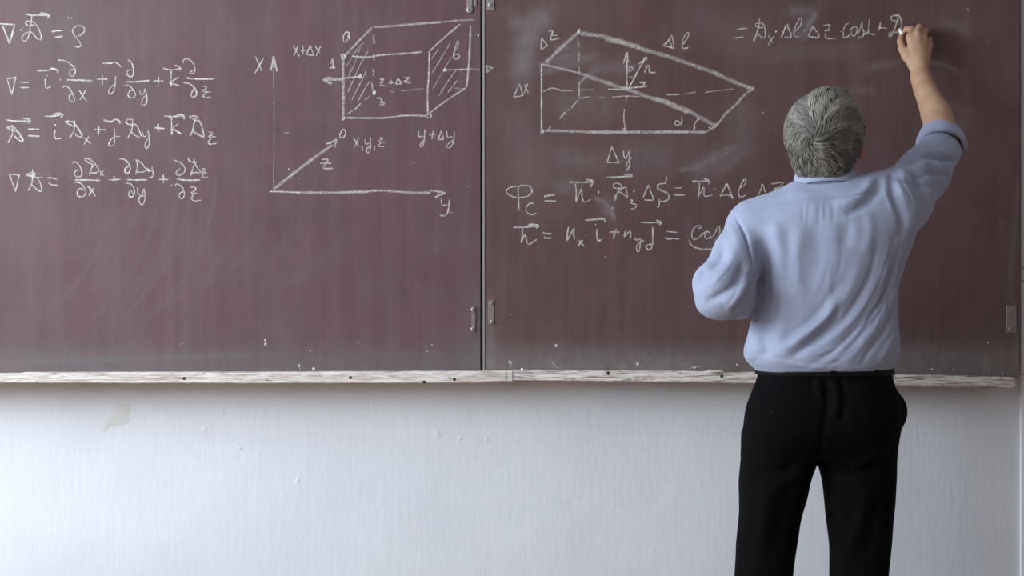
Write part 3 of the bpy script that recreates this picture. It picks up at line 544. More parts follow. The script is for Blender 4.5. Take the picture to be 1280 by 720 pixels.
G(c, 750, 260, 9.846, [(1.9, .85, [(120, 295), (240, 298)]), (1.9, .9, [(205, 250), (180, 310), (165, 375)]), (T, .9, [(320, 262), (300, 330), (300, 360)]), (T, .9, [(300, 358), (350, 300), (375, 285), (378, 375)]), (T, .8, [(425, 355), (445, 395), (490, 380)]), (T, .85, [(500, 370), (495, 450), (480, 530), (455, 530), (450, 470), (485, 430), (545, 395)]),
  (1.7, .9, [(505, 178), (620, 180), (750, 182)]), (2, .9, [(690, 148), (755, 178), (730, 205)]), (1.9, .9, [(650, 238), (648, 340), (645, 450), (620, 510), (580, 505), (565, 475), (600, 450), (665, 445)]), (T, .9, [(810, 285), (880, 295), (950, 300)]), (2, .9, [(800, 365), (830, 378), (910, 375), (985, 382)])])
G(c, 850, 200, 6, [(T, .9, [(130, 510), (155, 510), (150, 492), (115, 500), (90, 545), (95, 590), (130, 590), (170, 555), (200, 535), (220, 545), (225, 575), (200, 590), (185, 570), (205, 540)]), (T, .9, [(225, 590), (255, 560), (290, 495), (300, 550), (295, 600), (260, 600)]), (T, .85, [(300, 600), (330, 600)]), (1.8, .85, [(68, 600), (80, 630), (110, 655), (170, 668), (260, 665)])])
c.build('chalk_formula', right)
c = Chalk()
G(c, 910, 10, 10.667, [(T, .9, [(115, 290), (180, 275), (265, 272)]), (T, .85, [(78, 400), (140, 393), (205, 385)]), (T, .85, [(420, 135), (415, 220), (395, 300), (370, 370)]), (2.6, .85, [(380, 350), (340, 440)]), (T, .85, [(470, 265), (380, 250), (368, 215), (420, 200), (470, 215), (495, 290), (490, 390), (440, 385), (400, 340)]),
  (T, .85, [(540, 365), (570, 425), (600, 465)]), (T, .85, [(615, 370), (575, 430), (530, 500)]), ('d', 640, 312, .9), (1.9, .9, [(705, 400), (740, 320), (770, 230)]), (2, .85, [(790, 210), (810, 290), (840, 340), (830, 395), (750, 388)]), (T, .9, [(900, 310), (960, 240), (985, 150), (960, 135), (920, 200), (880, 310), (885, 375), (945, 380)]), ('d', 1015, 300, .9),
  (2, .8, [(1065, 400), (1085, 340), (1135, 240)]), (2, .8, [(1135, 240), (1175, 310), (1210, 350), (1195, 395), (1080, 380)])])
G(c, 1020, 10, 10.667, [(T, .85, [(90, 240), (150, 225), (190, 230), (160, 290), (110, 310)]), (T, .85, [(115, 300), (190, 300)]), (T, .85, [(135, 330), (120, 370), (160, 408), (265, 400)]), ('d', 330, 315, .4), (T, .85, [(440, 205), (390, 230), (365, 310), (370, 390), (420, 385), (460, 350)]), (T, .85, [(460, 300), (490, 260), (540, 255), (545, 310), (510, 370), (475, 360), (470, 310)]),
  (T, .85, [(520, 350), (570, 320), (615, 190), (615, 260), (640, 330), (610, 390), (560, 385)]), (T, .85, [(640, 350), (690, 320), (705, 310), (690, 340), (640, 350)]), (T, .85, [(715, 145), (700, 250), (705, 330), (790, 360)]), (1.9, .85, [(865, 185), (850, 240), (840, 300)]), (1.9, .85, [(830, 260), (880, 265), (945, 270)]),
  (1.9, .85, [(1110, 80), (1080, 180), (1040, 300), (1010, 360), (975, 385), (980, 340), (1030, 320), (1110, 325)]), (1.9, .85, [(1110, 180), (1020, 165), (995, 130), (1040, 100), (1110, 110), (1140, 200), (1135, 290)])])
c.build('chalk_formula', right)
# ------------------------------------------------------------------ implicit surface modelling
class Field:
    def __init__(s, xs, ys, zs):
        s.xs, s.ys, s.zs = (np.asarray(a, np.float32) for a in (xs, ys, zs))
        s.f = np.full((len(s.xs), len(s.ys), len(s.zs)), 0.2, np.float32)
    def sub(s, lo, hi, m):
        sl = []
        for a, l, h in ((s.xs, lo[0], hi[0]), (s.ys, lo[1], hi[1]), (s.zs, lo[2], hi[2])):
            i0 = max(0, np.searchsorted(a, l-m)-1); i1 = min(len(a), np.searchsorted(a, h+m)+1)
            sl.append(slice(i0, max(i0, i1)))
        X = s.xs[sl[0]][:, None, None]; Y = s.ys[sl[1]][None, :, None]; Z = s.zs[sl[2]][None, None, :]
        return tuple(sl), X, Y, Z
    def put(s, lo, hi, fn, k=0.01, sub=False):
        sl, X, Y, Z = s.sub(lo, hi, k*2+0.012)
        if any(q.stop <= q.start for q in sl): return
        d = fn(X, Y, Z).astype(np.float32); a = s.f[sl]; d = np.broadcast_to(d, a.shape)
        if sub: a = -a
        h = np.maximum(k-np.abs(a-d), 0)/k; r = np.minimum(a, d)-h*h*k*0.25
        s.f[sl] = -r if sub else r
    def cap(s, a, b, r1, r2=None, k=0.01, sub=False, flat=None):
        a = np.array(a, np.float32); b = np.array(b, np.float32); r2 = r1 if r2 is None else r2
        R = max(r1, r2); lo = np.minimum(a, b)-R; hi = np.maximum(a, b)+R; ba = b-a; L = float(ba@ba)+1e-9
        def fn(X, Y, Z):
            h = np.clip(((X-a[0])*ba[0]+(Y-a[1])*ba[1]+(Z-a[2])*ba[2])/L, 0, 1)
            return np.sqrt((X-a[0]-h*ba[0])**2+(Y-a[1]-h*ba[1])**2+(Z-a[2]-h*ba[2])**2)-(r1+(r2-r1)*h)
        s.put(lo, hi, fn, k, sub)
    def chain(s, pts, rs, k=0.01, sub=False):
        for i in range(len(pts)-1): s.cap(pts[i], pts[i+1], rs[i], rs[i+1], k, sub)
    def ell(s, c, r, R=None, k=0.01, sub=False):
        c = np.array(c, np.float32); r = np.array(r, np.float32); m = r.max(); Rm = np.eye(3) if R is None else np.array(R)
        def fn(X, Y, Z):
            dx, dy, dz = X-c[0], Y-c[1], Z-c[2]
            u = [(dx*Rm[0, i]+dy*Rm[1, i]+dz*Rm[2, i])/r[i] for i in range(3)]
            k0 = np.sqrt(u[0]**2+u[1]**2+u[2]**2)+1e-6; k1 = np.sqrt((u[0]/r[0])**2+(u[1]/r[1])**2+(u[2]/r[2])**2)+1e-6
            return k0*(k0-1)/k1
        s.put(c-m, c+m, fn, k, sub)
    def stack(s, rows, k=0.01, p=2.2):
        """rows: (z, cx, cy, a, b) from bottom to top"""
        rows = np.array(rows, np.float32); z = rows[:, 0]
        def ip(Z, j):
            return np.interp(Z, z, rows[:, j]).astype(np.float32)
        lo = (float((rows[:, 1]-rows[:, 3]).min()), float((rows[:, 2]-rows[:, 4]).min()), float(z[0]))
        hi = (float((rows[:, 1]+rows[:, 3]).max()), float((rows[:, 2]+rows[:, 4]).max()), float(z[-1]))
        # smooth the row tables
        def fn(X, Y, Z):
            Zc = np.clip(Z, z[0], z[-1]); zz = [Zc+o for o in (-.012, -.004, .004, .012)]
            cx, cy, a, b = (sum(ip(q, j) for q in zz)/4 for j in (1, 2, 3, 4))
            d = ((np.abs((X-cx)/a)**p+np.abs((Y-cy)/b)**p)**(1/p)-1)*np.minimum(a, b)
            return np.maximum(d, np.maximum(z[0]-Z, Z-z[-1]))
        s.put(lo, hi, fn, k)
    def mesh(s):
        f = s.f; nx, ny, nz = f.shape; ins = f < 0
        acc = {}; cells = []; poss = []; quads = []
        co = (s.xs, s.ys, s.zs)
        for ax in range(3):
            A = [slice(None)]*3; B = [slice(None)]*3; A[ax] = slice(0, -1); B[ax] = slice(1, None)
            i, j, k = np.nonzero(ins[tuple(A)] != ins[tuple(B)])
            ii = [i, j, k]; jj = [i.copy(), j.copy(), k.copy()]; jj[ax] = jj[ax]+1
            fa = f[i, j, k]; fb = f[tuple(jj)]; t = fa/(fa-fb)
            p = np.stack([co[0][i], co[1][j], co[2][k]], 1).astype(np.float64)
            p[:, ax] += t*(co[ax][jj[ax]]-co[ax][ii[ax]])
            o1, o2 = [(1, 2), (2, 0), (0, 1)][ax]
            ok = (ii[o1] > 0) & (ii[o2] > 0) & (ii[o1] < f.shape[o1]-1) & (ii[o2] < f.shape[o2]-1)
            q = []
            for d1, d2 in ((0, 0), (1, 0), (1, 1), (0, 1)):
                c = [x.copy() for x in ii]; c[o1] = c[o1]-d1; c[o2] = c[o2]-d2
                idx = (c[0].astype(np.int64)*ny+c[1])*nz+c[2]
                cells.append(idx[ok]); poss.append(p[ok]); q.append(idx[ok])
            q = np.stack(q, 1); fl = ~(fa < 0)[ok]; q[fl] = q[fl][:, ::-1]; quads.append(q)
        cells = np.concatenate(cells); poss = np.concatenate(poss); quads = np.concatenate(quads)
        u, inv = np.unique(cells, return_inverse=True); inv = inv.ravel()
        cnt = np.bincount(inv).astype(float); V = np.stack([np.bincount(inv, poss[:, c])/cnt for c in range(3)], 1)
        F = np.searchsorted(u, quads); s.f = None
        v = V-V.mean(0); vol = (np.einsum('ij,ij->i', v[F[:, 0]], np.cross(v[F[:, 1]], v[F[:, 2]]))+np.einsum('ij,ij->i', v[F[:, 0]], np.cross(v[F[:, 2]], v[F[:, 3]]))).sum()
        return V, (F if vol > 0 else F[:, ::-1]).copy()
def vnormals(V, F):
    a = V[F[:, 2]]-V[F[:, 0]]; b = V[F[:, 3]]-V[F[:, 1]]; n = np.cross(a, b); N = np.zeros_like(V)
    for c in range(4):
        for d in range(3): N[:, d] += np.bincount(F[:, c], n[:, d], len(V))
    return N/(np.linalg.norm(N, axis=1, keepdims=True)+1e-12)
def smooth(V, F, it, lam=0.5, w=None):
    e = np.concatenate([F[:, [0, 1]], F[:, [1, 2]], F[:, [2, 3]], F[:, [3, 0]]]); n = len(V)
    deg = np.bincount(e[:, 0], minlength=n)+np.bincount(e[:, 1], minlength=n)
    for _ in range(it):
        A = np.stack([np.bincount(e[:, 0], V[e[:, 1], d], n)+np.bincount(e[:, 1], V[e[:, 0], d], n) for d in range(3)], 1)/deg[:, None]
        V = V+(A-V)*(lam if w is None else lam*w[:, None])
    return V
def project(V):
    s = FPX/(V[:, 1]-CAMY); return V[:, 0]*s+640, 300-(V[:, 2]-CAMZ)*s
def folds(V, F, lst, facing=True):
    """raise or sink the cloth along polylines; lst: (amp, width_px, points); negative amp = crease"""
    N = vnormals(V, F); px, py = project(V); D = np.zeros(len(V))
    T = V-np.array([0, CAMY, CAMZ]); T /= np.linalg.norm(T, axis=1, keepdims=True); fc = np.clip(-(N*T).sum(1)*2.2, 0, 1)
    for it in lst:
        A, wd, pts = it[:3]; sharp = it[3] if len(it) > 3 else 0
        P2 = [tuple(q) for q in catmull(pts, 6)]
        x = [q[0] for q in P2]; y = [q[1] for q in P2]
        m = (px > min(x)-3*wd) & (px < max(x)+3*wd) & (py > min(y)-3*wd) & (py < max(y)+3*wd) & (fc > 0)
        d, t = seg_dist(px[m], py[m], P2); tap = np.clip(np.minimum(t, 1-t)*4, 0, 1)**.7
        prof = np.exp(-(d/wd)**2) if not sharp else np.exp(-d/wd)
        D[m] += A*tap*prof*fc[m]
    return V+N*D[:, None]
def wrinkle(V, F, amp, scale, direction, seed, wfn=None):
    """directional ripples: sums of warped sines running along a direction"""
    N = vnormals(V, F); r = np.random.default_rng(seed); D = np.zeros(len(V)); direction = np.array(direction, float); direction /= np.linalg.norm(direction)
    for i in range(7):
        k = direction+r.normal(0, .35, 3); k = k/np.linalg.norm(k)*scale*r.uniform(.6, 1.6)
        k2 = r.normal(0, 1, 3)*scale*.25
        D += np.sin(V@k+1.8*np.sin(V@k2+r.uniform(0, 6))+r.uniform(0, 6))/7**.5
    D = np.sign(D)*np.abs(D)**1.2*amp
    if wfn is not None: D *= wfn(V)
    return V+N*D[:, None]

# ------------------------------------------------------------------ the man
man = empty('person', (0.80, -0.50, 0.0))
props(man, 'grey-haired man in light blue shirt and black trousers writing on the chalkboard, seen from behind', 'person')
# head frame
def rot_head(yaw, pitch, roll):
    f = Vector((0, 1, 0)); r = Vector((1, 0, 0)); u = Vector((0, 0, 1))
    Ry = Matrix.Rotation(math.radians(-yaw), 3, 'Z'); r, f, u = Ry@r, Ry@f, Ry@u
    Rp = Matrix.Rotation(math.radians(pitch), 3, r); f, u = Rp@f, Rp@u
    Rr = Matrix.Rotation(math.radians(roll), 3, f); r, u = Rr@r, Rr@u
    return np.array([list(r), list(f), list(u)]).T
HR = rot_head(22, 20, 3); HC = P(1032.5, 175, -0.50)
H = lambda r, f, u: HC+HR@np.array([r, f, u])
def w(px, py, y): return P(px, py, y)
# joints
R_SH = w(1118, 248, -.49); R_EL = w(1179, 172, -.27); R_WR = w(1151.5, 98, -.115)
L_SH = w(950, 290, -.50); L_MID = w(925, 322, -.555); L_EL = w(903, 362, -.60); L_WR = np.array([.625, -.385, 1.185])

def hand(F, wr, cmc, K, fingers, thumb, kp=0.009):
    for kk in K: F.cap(wr, kk, .0185, .0125, k=.008)
    F.cap(K[0], K[3], .0105, .0095, k=.01)
    for f_, k0 in zip(fingers, K):
        pts = [k0]+list(f_[0]); rs = f_[1]
        # fingers only soften against their own segments: a small k keeps them apart
        F.chain(pts, rs, k=.003)
        for q, rr in zip(pts[1:-1], rs[1:-1]): F.ell(q, (rr*1.06,)*3, k=.002)
    F.cap(wr, thumb[0][0], .017, .013, k=.010); F.cap(thumb[0][0], thumb[0][1], .015, .0115, k=.008)
    F.chain(list(thumb[0][1:]), thumb[1], k=.003)

def build_body():
    xs = np.concatenate([np.arange(.36, .74, .005), np.arange(.74, 1.24, .003)])
    ys = np.concatenate([np.arange(-.82, -.62, .006), np.arange(-.62, .01, .0033)])
    zs = np.concatenate([np.arange(0.02, 1.1, .012), np.arange(1.1, 1.46, .005), np.arange(1.46, 1.98, .0028)])
    F = Field(xs, ys, zs)
    # trunk and legs inside the clothes
    F.stack([(.93, .775, -.50, .15, .10), (1.05, .79, -.49, .14, .09), (1.2, .80, -.49, .15, .10), (1.34, .80, -.50, .16, .09), (1.40, .80, -.49, .10, .06), (1.43, .80, -.49, .07, .05)], k=.02)
    for hx, kx, ax in ((.685, .632, .61), (.87, .868, .865)):
        F.chain([(hx, -.5, .91), (kx, -.50, .48), (ax, -.51, .09)], [.068, .05, .036], k=.01)
        F.cap((ax, -.52, .05), (ax+(.03 if ax > .8 else -.03), -.34, .045), .036, .03, k=.02)
    # neck and head
    F.cap((.795, -.488, 1.42), H(0, -.025, -.05), .056, .058, k=.015)
    F.ell(H(0, -.012, .035), (.076, .094, .086), HR, k=.02)
    F.ell(H(0, .040, -.030), (.060, .055, .085), HR, k=.02)
    F.ell(H(0, .048, -.088), (.042, .042, .028), HR, k=.02)
    F.cap(H(-.034, .086, .020), H(.034, .086, .020), .011, k=.012)
    for sx in (-1, 1):
        F.ell(H(sx*.031, .104, .000), (.015, .016, .011), HR, k=.008, sub=True)
        F.ell(H(sx*.036, .070, -.036), (.021, .022, .020), HR, k=.012)
        F.cap(H(sx*.018, .088, .007), H(sx*.044, .080, .005), .0055, k=.004)
        F.cap(H(sx*.018, .089, -.008), H(sx*.044, .080, -.008), .005, k=.004)
        # ear: helix, lobe, hollow
        F.ell(H(sx*.086, -.006, -.008), (.010, .019, .033), HR, k=.008)
        F.ell(H(sx*.088, -.002, -.034), (.009, .012, .013), HR, k=.006)
        F.ell(H(sx*.099, .001, -.002), (.007, .011, .018), HR, k=.004, sub=True)
    F.chain([H(0, .092, .010), H(0, .112, -.022), H(0, .116, -.034)], [.008, .011, .012], k=.01)
    for sx in (-1, 1): F.ell(H(sx*.011, .104, -.036), (.008, .010, .008), HR, k=.006)
    F.cap(H(-.021, .088, -.059), H(.021, .088, -.059), .0062, k=.004); F.cap(H(-.019, .087, -.068), H(.019, .087, -.068), .0068, k=.004)
    F.cap(H(-.024, .100, -.0632), H(.024, .100, -.0632), .0022, k=.002, sub=True)
    # right arm, raised to the board
    F.chain([w(1108, 266, -.49), w(1128, 247, -.45), w(1153, 220, -.375), w(1172, 190, -.305), R_EL], [.05, .048, .044, .042, .043], k=.006)
    mid = R_EL*.62+R_WR*.38+np.array([.004, -.004, 0])
    F.chain([R_EL, mid, R_EL*.2+R_WR*.8, R_WR], [.044, .0400, .0305, .0290], k=.006)
    K = [w(1138.5, 47, -.078), w(1146.5, 43, -.082), w(1154, 47, -.078), w(1160, 56, -.070)]
    fr = [.0105, .0092, .0082, .0074]
    fingers = [([w(1139.5, 37, -.052), w(1133.5, 36.5, -.032), w(1130, 41, -.018)], fr),
               ([w(1149.5, 34, -.050), w(1142.5, 40, -.030), w(1136, 46.5, -.023)], fr),
               ([w(1157, 38.5, -.047), w(1151, 46, -.030), w(1144, 52, -.028)], fr),
               ([w(1162, 49, -.044), w(1157, 57, -.032), w(1151, 61, -.032)], [.0095, .008, .0072, .0068])]
    thumb = ([w(1134, 70, -.082), w(1128, 61, -.064), w(1125.5, 51, -.042), w(1127.5, 43, -.024)], [.0112, .0095, .008])
    hand(F, R_WR, None, K, fingers, thumb)
    # left arm, bent with the hand in front of the belly
    F.chain([L_SH, L_MID, L_EL], [.05, .044, .040], k=.008); F.chain([L_EL, L_WR], [.042, .027], k=.02)
    d = np.array([.9, .25, .0]); d /= np.linalg.norm(d); wr = L_WR; n = np.array([-.25, .9, 0]); n /= np.linalg.norm(n); up = np.array([0, 0, 1.])
    K = [wr+d*.085+up*o for o in (.030, .010, -.011, -.030)]
    fl = []
    for kk, s_ in zip(K, (1, 1.08, 1.0, .8)):
        fl.append(([kk+(d*.9-n*.3)*.036*s_, kk+(d*.9-n*.3)*.036*s_+(d*.35-n*.9)*.024*s_, kk+(d*.9-n*.3)*.036*s_+(d*.35-n*.9)*.024*s_+(-d*.2-n*.9)*.018*s_], [.010, .0088, .008, .0072]))
    th = ([wr+d*.03+up*.028-n*.01, wr+d*.06+up*.05-n*.018, wr+d*.085+up*.055-n*.035, wr+d*.1+up*.045-n*.05], [.0112, .0095, .008])
    hand(F, wr, None, K, fl, th)
    V, Q = F.mesh(); V = smooth(V, Q, 1, .4)
    red = np.zeros(len(V))
    for sx in (-1, 1):
        red = np.maximum(red, 1.0*np.exp(-(np.linalg.norm(V-H(sx*.088, -.004, -.016), axis=1)/.028)**2))
    for q, a, r in ((w(1139, 37, -.052), .25, .012), (w(1149, 34, -.05), .25, .012), (w(1128, 41, -.017), .3, .012), (w(1127, 47, -.03), .25, .014), (w(1157, 38, -.047), .2, .012)):
        red = np.maximum(red, a*np.exp(-(np.linalg.norm(V-q, axis=1)/r)**2))
    return mesh_obj('body', V, Q, M['skin'], man, True, {'red': red})
body = build_body()
for sx in (-1, 1):
    c0 = H(sx*.031, .082, 0)
    bm_V = []; n = 14
    def sphere(c, r, nu=14, nv=9):
        V = [tuple(c+np.array([r*math.sin(math.pi*j/nv)*math.cos(2*math.pi*i/nu), r*math.sin(math.pi*j/nv)*math.sin(2*math.pi*i/nu), r*math.cos(math.pi*j/nv)])) for j in range(nv+1) for i in range(nu)]
        F = [(j*nu+i, j*nu+(i+1) % nu, (j+1)*nu+(i+1) % nu, (j+1)*nu+i) for j in range(nv) for i in range(nu)]; return V, F
    V, Fq = sphere(c0, .0118); eo = mesh_obj('eye', V, Fq, M['eye'], body)
    V, Fq = sphere(H(sx*.0312, .0895, 0), .0052, 12, 8); mesh_obj('iris', V, Fq, M['iris'], eo)

# ---- shirt
def rowsL(tab, y, b, z_extra=0):
    """tab rows: (py, left px, right px, depth y, half depth)"""
    out = []
    for py, l, r, cy, bb in sorted(tab, key=lambda q: -q[0]):
        a = P(l, py, cy); c = P(r, py, cy); out.append((a[2], (a[0]+c[0])/2, cy, (c[0]-a[0])/2, bb))
    return out
SH = [(468, 951, 1112, -.49, .108), (462, 946, 1114, -.49, .118), (452, 932, 1120, -.49, .132), (440, 929, 1124, -.49, .137), (420, 936, 1123, -.49, .135), (390, 942, 1120, -.49, .130), (360, 943, 1121, -.495, .130), (330, 940, 1130, -.50, .132),
      (305, 926, 1140, -.505, .130), (285, 921, 1143, -.51, .124), (270, 930, 1138, -.51, .113), (258, 948, 1120, -.51, .100), (248, 968, 1098, -.51, .086), (238, 988, 1080, -.505, .075), (233, 998, 1070, -.505, .066)]
FA_E = R_EL+(R_WR-R_EL)*0.06
def build_shirt():
    st = .0034
    F = Field(np.arange(.40, 1.30, st), np.arange(-.78, -.14, st), np.arange(.955, 1.70, st))
    F.stack(rowsL(SH, 0, 0), k=.02, p=2.25)
    F.chain([w(1008, 268, -.515), w(1058, 262, -.515), w(1098, 258, -.50)], [.074, .076, .084], k=.03)     # raised right shoulder
    F.chain([w(1098, 268, -.50), w(1126, 249, -.455), w(1153, 219, -.375), w(1173.5, 188, -.30)], [.088, .075, .062, .058], k=.035)
    F.chain([w(990, 264, -.51), w(946, 286, -.505)], [.062, .078], k=.03)
    F.chain([w(947, 288, -.505), w(925, 320, -.555), w(903, 360, -.60)], [.074, .068, .062], k=.008)
    F.ell(w(888, 352, -.60), (.044, .05, .042), k=.02); F.ell(w(895, 381, -.60), (.048, .05, .032), k=.02)
    F.chain([w(905, 364, -.60), L_EL*.55+L_WR*.45+np.array([0, 0, .0])], [.072, .060], k=.01)
    # open ends: hollow the cuffs
    F.cap(w(1179, 176, -.285), w(1172, 150, -.21), .052, .06, k=.004, sub=True)
    e = L_EL*.5+L_WR*.5; F.cap(e, L_WR, .048, .06, k=.004, sub=True)
    V, Q = F.mesh(); V = smooth(V, Q, 3, .5)
    fl = [
     (-.0060, 1.7, [(919, 264), (950, 257), (992, 251), (1052, 248), (1090, 243), (1115, 232)]), (.003, 7, [(925, 258), (992, 243), (1060, 240), (1095, 236)]),
     (-.008, 1.8, [(918, 268), (930, 290), (937, 312), (943, 338)]), (.004, 6, [(908, 275), (922, 300), (930, 330)]),
     (-.012, 9, [(948, 300), (955, 330), (957, 365), (952, 400)]), (.010, 10, [(966, 275), (975, 310), (977, 350)]),
     (-.0055, 3.6, [(1128, 300), (1116, 345), (1096, 385), (1064, 420), (1030, 447), (1005, 458)]), (.0045, 5, [(1116, 300), (1102, 345), (1080, 385), (1050, 415), (1018, 440)]),
     (-.005, 4, [(1098, 300), (1086, 348), (1060, 392), (1030, 420), (1000, 440), (975, 452)]), (.004, 7, [(1078, 320), (1060, 365), (1030, 400), (1000, 425), (960, 446)]),
     (-.005, 6, [(1050, 350), (1030, 385), (1000, 412), (968, 432)]), (.0045, 4, [(1124, 330), (1116, 370), (1098, 405), (1074, 435), (1056, 455)]),
     (-.005, 3, [(1120, 385), (1104, 415), (1086, 440), (1076, 456)]), (.004, 4, [(1121, 400), (1112, 430), (1098, 455)]),
     (-.007, 6, [(962, 395), (955, 420), (960, 445)]), (.010, 10, [(945, 400), (938, 430), (944, 450)]), (.005, 8, [(985, 380), (975, 420), (985, 450)]),
     (-.008, 5, [(1102, 222), (1096, 240), (1082, 256), (1056, 268)]), (.007, 7, [(1092, 215), (1084, 235), (1066, 250), (1040, 258)]),
     (-.009, 5, [(1112, 215), (1118, 245), (1128, 275), (1126, 300)]), (.008, 7, [(1122, 205), (1130, 235), (1142, 262), (1140, 290)]),
     (-.008, 5, [(1135, 205), (1148, 226), (1158, 250), (1152, 268)]), (.006, 6, [(1148, 200), (1162, 222), (1170, 238)]),
     (-.013, 3.2, [(1118, 206), (1146, 196), (1172, 195), (1196, 203)]), (.010, 4.5, [(1130, 214), (1160, 206), (1190, 212)]), (-.010, 3.6, [(1140, 224), (1165, 217), (1188, 222)]),
     (-.009, 5, [(905, 300), (900, 322), (884, 338), (870, 352)]), (.008, 7, [(918, 300), (915, 328), (902, 345), (884, 362)]),
     (-.010, 5, [(930, 330), (922, 352), (905, 366), (882, 378)]), (.007, 7, [(935, 345), (925, 370), (905, 385)]), (-.007, 5, [(940, 352), (932, 376), (916, 392)]),
     (-.006, 5, [(880, 330), (874, 345), (869, 362)]), (-.010, 3, [(1152, 192), (1175, 196), (1196, 204)]), (.008, 4, [(1140, 196), (1165, 190), (1192, 196)]), (-.007, 3.4, [(1108, 212), (1122, 224), (1150, 232), (1172, 236)]), (.007, 4, [(1118, 212), (1136, 222), (1160, 226)]),
     (.006, 10, [(1000, 280), (995, 330), (1000, 370)]), (-.004, 12, [(1020, 270), (1022, 320), (1012, 360)]), (-.004, 9, [(1060, 275), (1056, 310)]),
     (.011, 6.5, [(1044, 368), (1036, 388), (1022, 405), (1000, 422), (980, 438)]), (-.006, 4.5, [(1050, 380), (1040, 404), (1018, 424), (990, 446)]), (.008, 8, [(954, 410), (950, 426), (956, 440)]),
     (.004, 7, [(1085, 262), (1088, 290), (1080, 320)]),
    ]
    for x in (1003, 1012, 1024, 1031, 1043): fl.append((-RNG.uniform(.0008, .002), 2.4, [(x, 252), (x+RNG.normal(0, 2), 272+RNG.uniform(-4, 14))]))
    V = folds(V, Q, fl)
    V = wrinkle(V, Q, .0005, 60, (1, .2, .5), 3)
    rr = np.random.default_rng(21); fine = []
    def sheaf(n, pts, spread, amp, wd):
        for _ in range(n):
            o = rr.normal(0, spread, 2); a0, a1 = sorted(rr.uniform(0, 1, 2)); pl = catmull(pts, 4); i0 = int(a0*(len(pl)-1)); i1 = max(i0+5, int(a1*(len(pl)-1)))
            q = [tuple(z+o+rr.normal(0, .8, 2)) for z in pl[i0:i1+1:4]]
            if len(q) > 2: fine.append((amp*rr.choice([-1, 1])*rr.uniform(.5, 1), wd*rr.uniform(.7, 1.3), q))
    sheaf(26, [(1126, 290), (1112, 350), (1085, 400), (1045, 440), (1000, 456)], 9, .0022, 2.4)
    sheaf(14, [(1124, 340), (1112, 400), (1085, 445)], 7, .0022, 2.2)
    sheaf(16, [(955, 300), (962, 360), (958, 410), (975, 450)], 8, .0018, 2.4)
    sheaf(12, [(985, 270), (990, 340), (985, 430)], 14, .0008, 3.0); sheaf(10, [(1050, 270), (1045, 330), (1020, 400)], 14, .0008, 3.0)
    sheaf(16, [(928, 295), (915, 330), (885, 365)], 9, .0022, 2.4); sheaf(12, [(940, 330), (925, 370), (900, 395)], 6, .0024, 2.2)
    sheaf(14, [(1110, 215), (1128, 250), (1136, 285)], 9, .0022, 2.4); sheaf(14, [(1120, 205), (1155, 205), (1190, 210)], 8, .0022, 2.2)
    sheaf(10, [(1095, 225), (1080, 245), (1050, 262)], 6, .0018, 2.2); sheaf(12, [(945, 445), (1000, 456), (1060, 458), (1110, 452)], 4, .0022, 2.0)
    V = folds(V, Q, fine)
    V = smooth(V, Q, 1, .4)
    return mesh_obj('shirt', V, Q, M['shirt'], man)
shirt = build_shirt()
def tube_ring(name, c, axis, ref, prof, material, parent, n=64, fn=None, ax2=(1, 1)):
    """closed ring swept around axis; prof: (radius, height) loop"""
    axis = np.array(axis, float); axis /= np.linalg.norm(axis); u = np.array(ref, float)-axis*np.dot(ref, axis); u /= np.linalg.norm(u); v = np.cross(axis, u)
    V = []; m = len(prof)
    for i in range(n):
        t = 2*math.pi*i/n
        for r, h in prof:
            rr, hh = (r, h) if fn is None else fn(t, r, h)
            V.append(c+u*rr*math.cos(t)*ax2[0]+v*rr*math.sin(t)*ax2[1]+axis*hh)
    F = []
    for i in range(n):
        for k in range(m):
            k2 = (k+1) % m; i2 = (i+1) % n; F.append((i*m+k, i*m+k2, i2*m+k2, i2*m+k))
    return mesh_obj(name, V, np.array(F), material, parent)
# rolled cuffs
ax = w(1168, 152, -.225)-w(1177, 186, -.305)
tube_ring('rolled_cuff', w(1175.5, 177, -.285), ax, (1, 0, 0), [(.052, -.024), (.062, -.027), (.0665, -.018), (.0645, .000), (.0600, .017), (.0545, .021), (.050, .014)], M['shirt'], shirt,
          fn=lambda t, r, h: (r*(1+.03*math.sin(3*t+1)+.015*math.sin(7*t)), h+.003*math.sin(2*t+.5)+.0015*math.sin(5*t)))
ax = L_WR-L_EL
tube_ring('rolled_cuff', L_EL*.5+L_WR*.5, ax, (0, 0, 1), [(.048, -.022), (.060, -.024), (.0635, -.012), (.062, .008), (.056, .02), (.050, .02)], M['shirt'], shirt,
          fn=lambda t, r, h: (r*(1+.03*math.sin(3*t+2)), h+.002*math.sin(2*t)))
# collar: stand with fold-over, higher at the back of the neck
def col_fn(t, r, h):
    return r*(1+.012*math.sin(5*t)), h
cax = np.array([-.02, .22, 1.0])
tube_ring('collar', w(1033, 231, -.495), cax, (1, 0, 0), [(.0655, -.024), (.0655, .024), (.067, .031), (.0705, .0315), (.074, .025), (.0775, .005), (.0805, -.008), (.078, -.010), (.0735, -.002), (.072, -.024)],
          M['shirt'], shirt, fn=col_fn, ax2=(1.06, 1.02))

